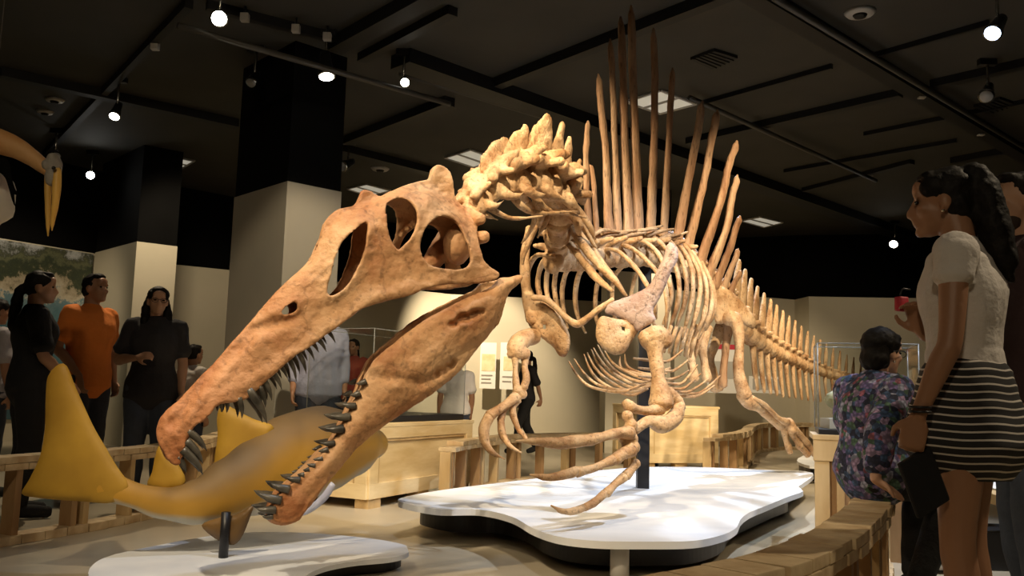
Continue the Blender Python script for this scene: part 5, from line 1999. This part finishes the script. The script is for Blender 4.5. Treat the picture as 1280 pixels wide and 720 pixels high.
# seated woman in a floral blouse
def floral():
    m = bpy.data.materials.new('floral_print')
    m.use_nodes = True
    nt = m.node_tree
    bs = nt.nodes['Principled BSDF']
    bs.inputs['Roughness'].default_value = 0.85
    tc = nt.nodes.new('ShaderNodeTexCoord')
    vo = nt.nodes.new('ShaderNodeTexVoronoi')
    vo.inputs['Scale'].default_value = 40
    nt.links.new(tc.outputs['Object'], vo.inputs['Vector'])
    sep = nt.nodes.new('ShaderNodeSeparateColor')
    nt.links.new(vo.outputs['Color'], sep.inputs[0])
    cr = nt.nodes.new('ShaderNodeValToRGB')
    cr.color_ramp.interpolation = 'CONSTANT'
    el = cr.color_ramp.elements
    cols = [(0.0, (0.02, 0.025, 0.06)), (0.25, (0.16, 0.13, 0.28)), (0.42, (0.05, 0.10, 0.20)), (0.58, (0.30, 0.22, 0.33)), (0.72, (0.08, 0.16, 0.10)), (0.86, (0.30, 0.10, 0.13)), (0.91, (0.30, 0.33, 0.42))]
    while len(el) > 1:
        el.remove(el[-1])
    for i, (p, c) in enumerate(cols):
        e = el[0] if i == 0 else el.new(p)
        e.position = p
        e.color = (*c, 1)
    nt.links.new(sep.outputs[0], cr.inputs[0])
    v2 = nt.nodes.new('ShaderNodeTexVoronoi')
    v2.inputs['Scale'].default_value = 60
    nt.links.new(tc.outputs['Object'], v2.inputs['Vector'])
    mul = nt.nodes.new('ShaderNodeMix')
    mul.data_type = 'RGBA'
    mul.blend_type = 'MULTIPLY'
    mul.inputs[0].default_value = 0.7
    r2_ = nt.nodes.new('ShaderNodeValToRGB')
    r2_.color_ramp.elements[0].color = (1.6, 1.5, 1.7, 1)
    r2_.color_ramp.elements[1].color = (0.15, 0.15, 0.2, 1)
    r2_.color_ramp.elements[1].position = 0.65
    nt.links.new(v2.outputs['Distance'], r2_.inputs[0])
    nt.links.new(cr.outputs[0], mul.inputs[6])
    nt.links.new(r2_.outputs[0], mul.inputs[7])
    nt.links.new(mul.outputs[2], bs.inputs['Base Color'])
    return m


hp = PZ(1092, 622, 0.47)
hx, hy = hp.x, hp.y
# local z of the pelvis sits on the barrier top: height is given as if standing
w10 = Person('seated woman with short black hair and glasses in a blue floral blouse', (hx, hy), yaw_to(0.93, 0.36), 1.56, SK_C,
             dict(pelvis=(0, 0, 0.67), waist=(0, 0.0, 0.78), chest=(0, 0.015, 0.94), neck=(0, 0.03, 1.08), head=(0, 0.075, 1.215), sl=(-0.15, 0.01, 1.03), sr=(0.15, 0.01, 1.03),
                  er=(0.25, -0.19, 0.83), wr=(0.265, -0.24, 0.625), hdr=(0.15, 0.80, -0.45), inr=(-0.05, -0.4, -1), el=(-0.21, 0.05, 0.86), wl=(-0.12, 0.25, 0.72), hdl=(0.3, 0.9, -0.2),
                  hl=(-0.09, 0.02, 0.62), kl=(-0.12, 0.42, 0.62), al=(-0.12, 0.36, 0.10), tl=(-0.13, 0.52, 0.03), hr=(0.09, 0.02, 0.62), kr=(0.10, 0.40, 0.58), ar=(0.10, 0.16, 0.10), tr=(0.11, 0.31, 0.03)), build=1.12, head_yaw=0.05, head_pitch=-0.06, voxel=0.0075, grip=0.15)
w10.shirt(floral(), 'blouse', sleeve=1.75, low=-0.04, ex=0.028)
w10.trousers(C_BLACK)
w10.shoes(C_BLACK)
w10.hair('bob')
w10.glasses(M['black_metal'])
bm = new()
w10.hb(bm, (0.078, -0.006, -0.045), 0.007)
link('earring', bm, M['gold'], w10.root)

# child beyond the seated woman
b, h = stand(1114, 466, 6.0)
w11 = Person('child with dark hair seen between the seated woman and the striped skirt', b, yaw_to(0.7, -0.6), h, SK_C, build=1.1)
w11.shirt(C_GREY, sleeve=0.7)
w11.trousers(C_DENIM)
w11.shoes(C_BLACK)
w11.hair('long')

# standing woman in a striped skirt
def stripes():
    m = bpy.data.materials.new('striped_knit')
    m.use_nodes = True
    nt = m.node_tree
    bs = nt.nodes['Principled BSDF']
    bs.inputs['Roughness'].default_value = 0.85
    at = nt.nodes.new('ShaderNodeAttribute')
    at.attribute_name = 'down'
    mo = nt.nodes.new('ShaderNodeMath')
    mo.operation = 'FRACT'
    nt.links.new(at.outputs['Fac'], mo.inputs[0])
    cr = nt.nodes.new('ShaderNodeValToRGB')
    cr.color_ramp.interpolation = 'CONSTANT'
    cr.color_ramp.elements[0].color = (0.012, 0.011, 0.011, 1)
    cr.color_ramp.elements[1].position = 0.76
    cr.color_ramp.elements[1].color = (0.55, 0.51, 0.46, 1)
    nt.links.new(mo.outputs[0], cr.inputs[0])
    nt.links.new(cr.outputs[0], bs.inputs['Base Color'])
    return m


wY = 2.82
b, h = stand(1199, 206, wY)
w12 = Person('young woman in a white t-shirt and black striped skirt with a high ponytail', b, yaw_to(-0.80, 0.60), h, SK_B,
             dict(head=(0, 0.055, 1.575), neck=(0, 0.005, 1.425), el=(-0.235, 0.0, 1.10), wl=(-0.265, 0.09, 0.87), hdl=(-0.02, 0.22, -1), er=(0.20, 0.0, 1.12), wr=(0.055, 0.135, 1.14), hdr=(-0.05, 0.22, 0.97)), build=1.0, head_yaw=0.18, head_pitch=-0.05, voxel=0.0065, grip=0.75)
ts = w12.shirt(C_WHITE, 't_shirt', sleeve=0.33, low=-0.02, ex=0.013, voxel=0.008, cuff=0.003)
w12.hair('ponytail')
bm = new()
w12.tube(bm, [w12.J['pelvis'] + V((0, 0, z)) for z in (0.085, 0.02, -0.04, -0.095, -0.15)], [(0.176, 0.134), (0.194, 0.148), (0.206, 0.165), (0.218, 0.182), (0.232, 0.198)], 48, side=w12.side(), sub=6)
zs = w12.w(w12.J['pelvis'] + V((0, 0, 0.085))).z
cx = w12.w(w12.J['pelvis'])
for v in bm.verts:
    a = math.atan2(v.co.y - cx.y, v.co.x - cx.x)
    k = max(0, min(1, (zs - v.co.z) / 0.3))
    d = V((v.co.x - cx.x, v.co.y - cx.y, 0))
    v.co += d * (0.05 * k * math.sin(a * 7 + 0.6))
sk = link('skirt', bm, stripes(), w12.root)
at = sk.data.attributes.new('down', 'FLOAT', 'POINT')
for i, v in enumerate(sk.data.vertices):
    a = math.atan2(v.co.y - cx.y, v.co.x - cx.x)
    at.data[i].value = (zs - v.co.z) / 0.0235 + 0.10 * math.sin(a * 7 + 0.6)
w12.shoes(C_BLACK)
bm = new()
w12.hb(bm, (-0.081, 0.0, -0.040), 0.006)
link('earring', bm, M['gold'], w12.root)
bm = new()
wl = w12.J['wl']
for dz in (0.0, 0.014):
    ring = [w12.w(wl + V((0.031 * math.cos(a), 0.031 * math.sin(a) - 0.006, 0.012 + dz))) for a in [k * math.pi / 8 for k in range(17)]]
    tube(bm, ring, [0.004] * 17, 6, sub=1)
link('bracelet', bm, M['black_metal'], w12.root)
bm = new()
ring = [w12.h((0.033 * math.cos(a), -0.112, 0.08 + 0.033 * math.sin(a))) for a in [k * math.pi / 8 for k in range(17)]]
tube(bm, ring, [0.007] * 17, 6, sub=1)
link('hair_tie', bm, cloth('hair_tie_cloth', (0.25, 0.20, 0.12)), w12.root)

# the black wallet in her lowered hand
hY = w12.w(w12.J['wl'] + V(w12.J['hdl']).normalized() * 0.13).y - 0.012
A = P(1126, 580, hY)
dn = P(1151, 649, hY) - A
rt_ = P(1163, 557, hY + 0.02) - A
nn = rt_.cross(dn).normalized() * 0.022
t = thing('wallet', 'black wallet held in the lowered hand of the woman in the striped skirt', 'wallet', A + dn)
bm = new()
obox(bm, A, rt_, dn, nn, 0.006)
link('cover', bm, cloth('wallet_leather', (0.008, 0.008, 0.009)), t)
bm = new()
obox(bm, A + rt_ * 0.97 + dn * 0.03, rt_ * 0.035, dn * 0.94, nn, 0.002)
link('zip_edge', bm, M['fixture'], t)
# small red object in her raised hand
c = w12.w((0.045, 0.20, 1.245))
t = thing('red_gadget', 'small red object held in the raised hand of the woman in white', 'small object', c)
bm = new()
cbox(bm, c, 0.04, 0.028, 0.05, 0.4, 0.008)
link('case', bm, M['red'], t)
bm = new()
tube(bm, [c + V((-0.01, -0.012, 0.025)), c + V((0.0, -0.01, 0.05)), c + V((0.03, 0.0, 0.05))], [0.003] * 3, 6)
link('strap', bm, M['black_metal'], t)

# man at the right edge
b, h = stand(1277, 217, 3.35)
w13 = Person('bearded man in a dark shirt and jeans at the right edge', b, yaw_to(-0.93, 0.25), h, SK_C, build=1.1, head_yaw=0.1, voxel=0.008, female=False)
w13.shirt(cloth('cloth_maroon', (0.035, 0.018, 0.02)), sleeve=0.8, low=-0.08, collar=C_BLACK)
w13.trousers(C_JEANS, 'jeans')
w13.shoes(C_BLACK)
w13.hair('short')
bm = new()
w13.hb(bm, (0, 0.050, -0.088), (0.046, 0.040, 0.030))
w13.hb(bm, (0, 0.030, -0.070), (0.064, 0.046, 0.040))
link('beard', bm, cloth('beard_hair', (0.045, 0.03, 0.022)), w13.root, voxel=0.008, relax=2)

# pale cloth bag on the floor by the seated woman's feet
c = PZ(1166, 700, 0.06)
t = thing('cloth_bag', 'crumpled pale cloth bag on the floor beside the bare legs', 'bag', V((c.x, c.y, 0)))
bm = new()
blob(bm, (c.x, c.y, 0.085), (0.10, 0.09, 0.085), sub=3)
for v in bm.verts:
    v.co.z = max(0.002, v.co.z)
link('sack', bm, C_WHITE, t, rough=(0.02, 12))
bm = new()
tube(bm, [V((c.x - 0.05, c.y, 0.15)), V((c.x - 0.02, c.y, 0.23)), V((c.x + 0.03, c.y, 0.23)), V((c.x + 0.05, c.y, 0.15))], [0.008] * 4, 6)
link('handle', bm, C_GREY, t)
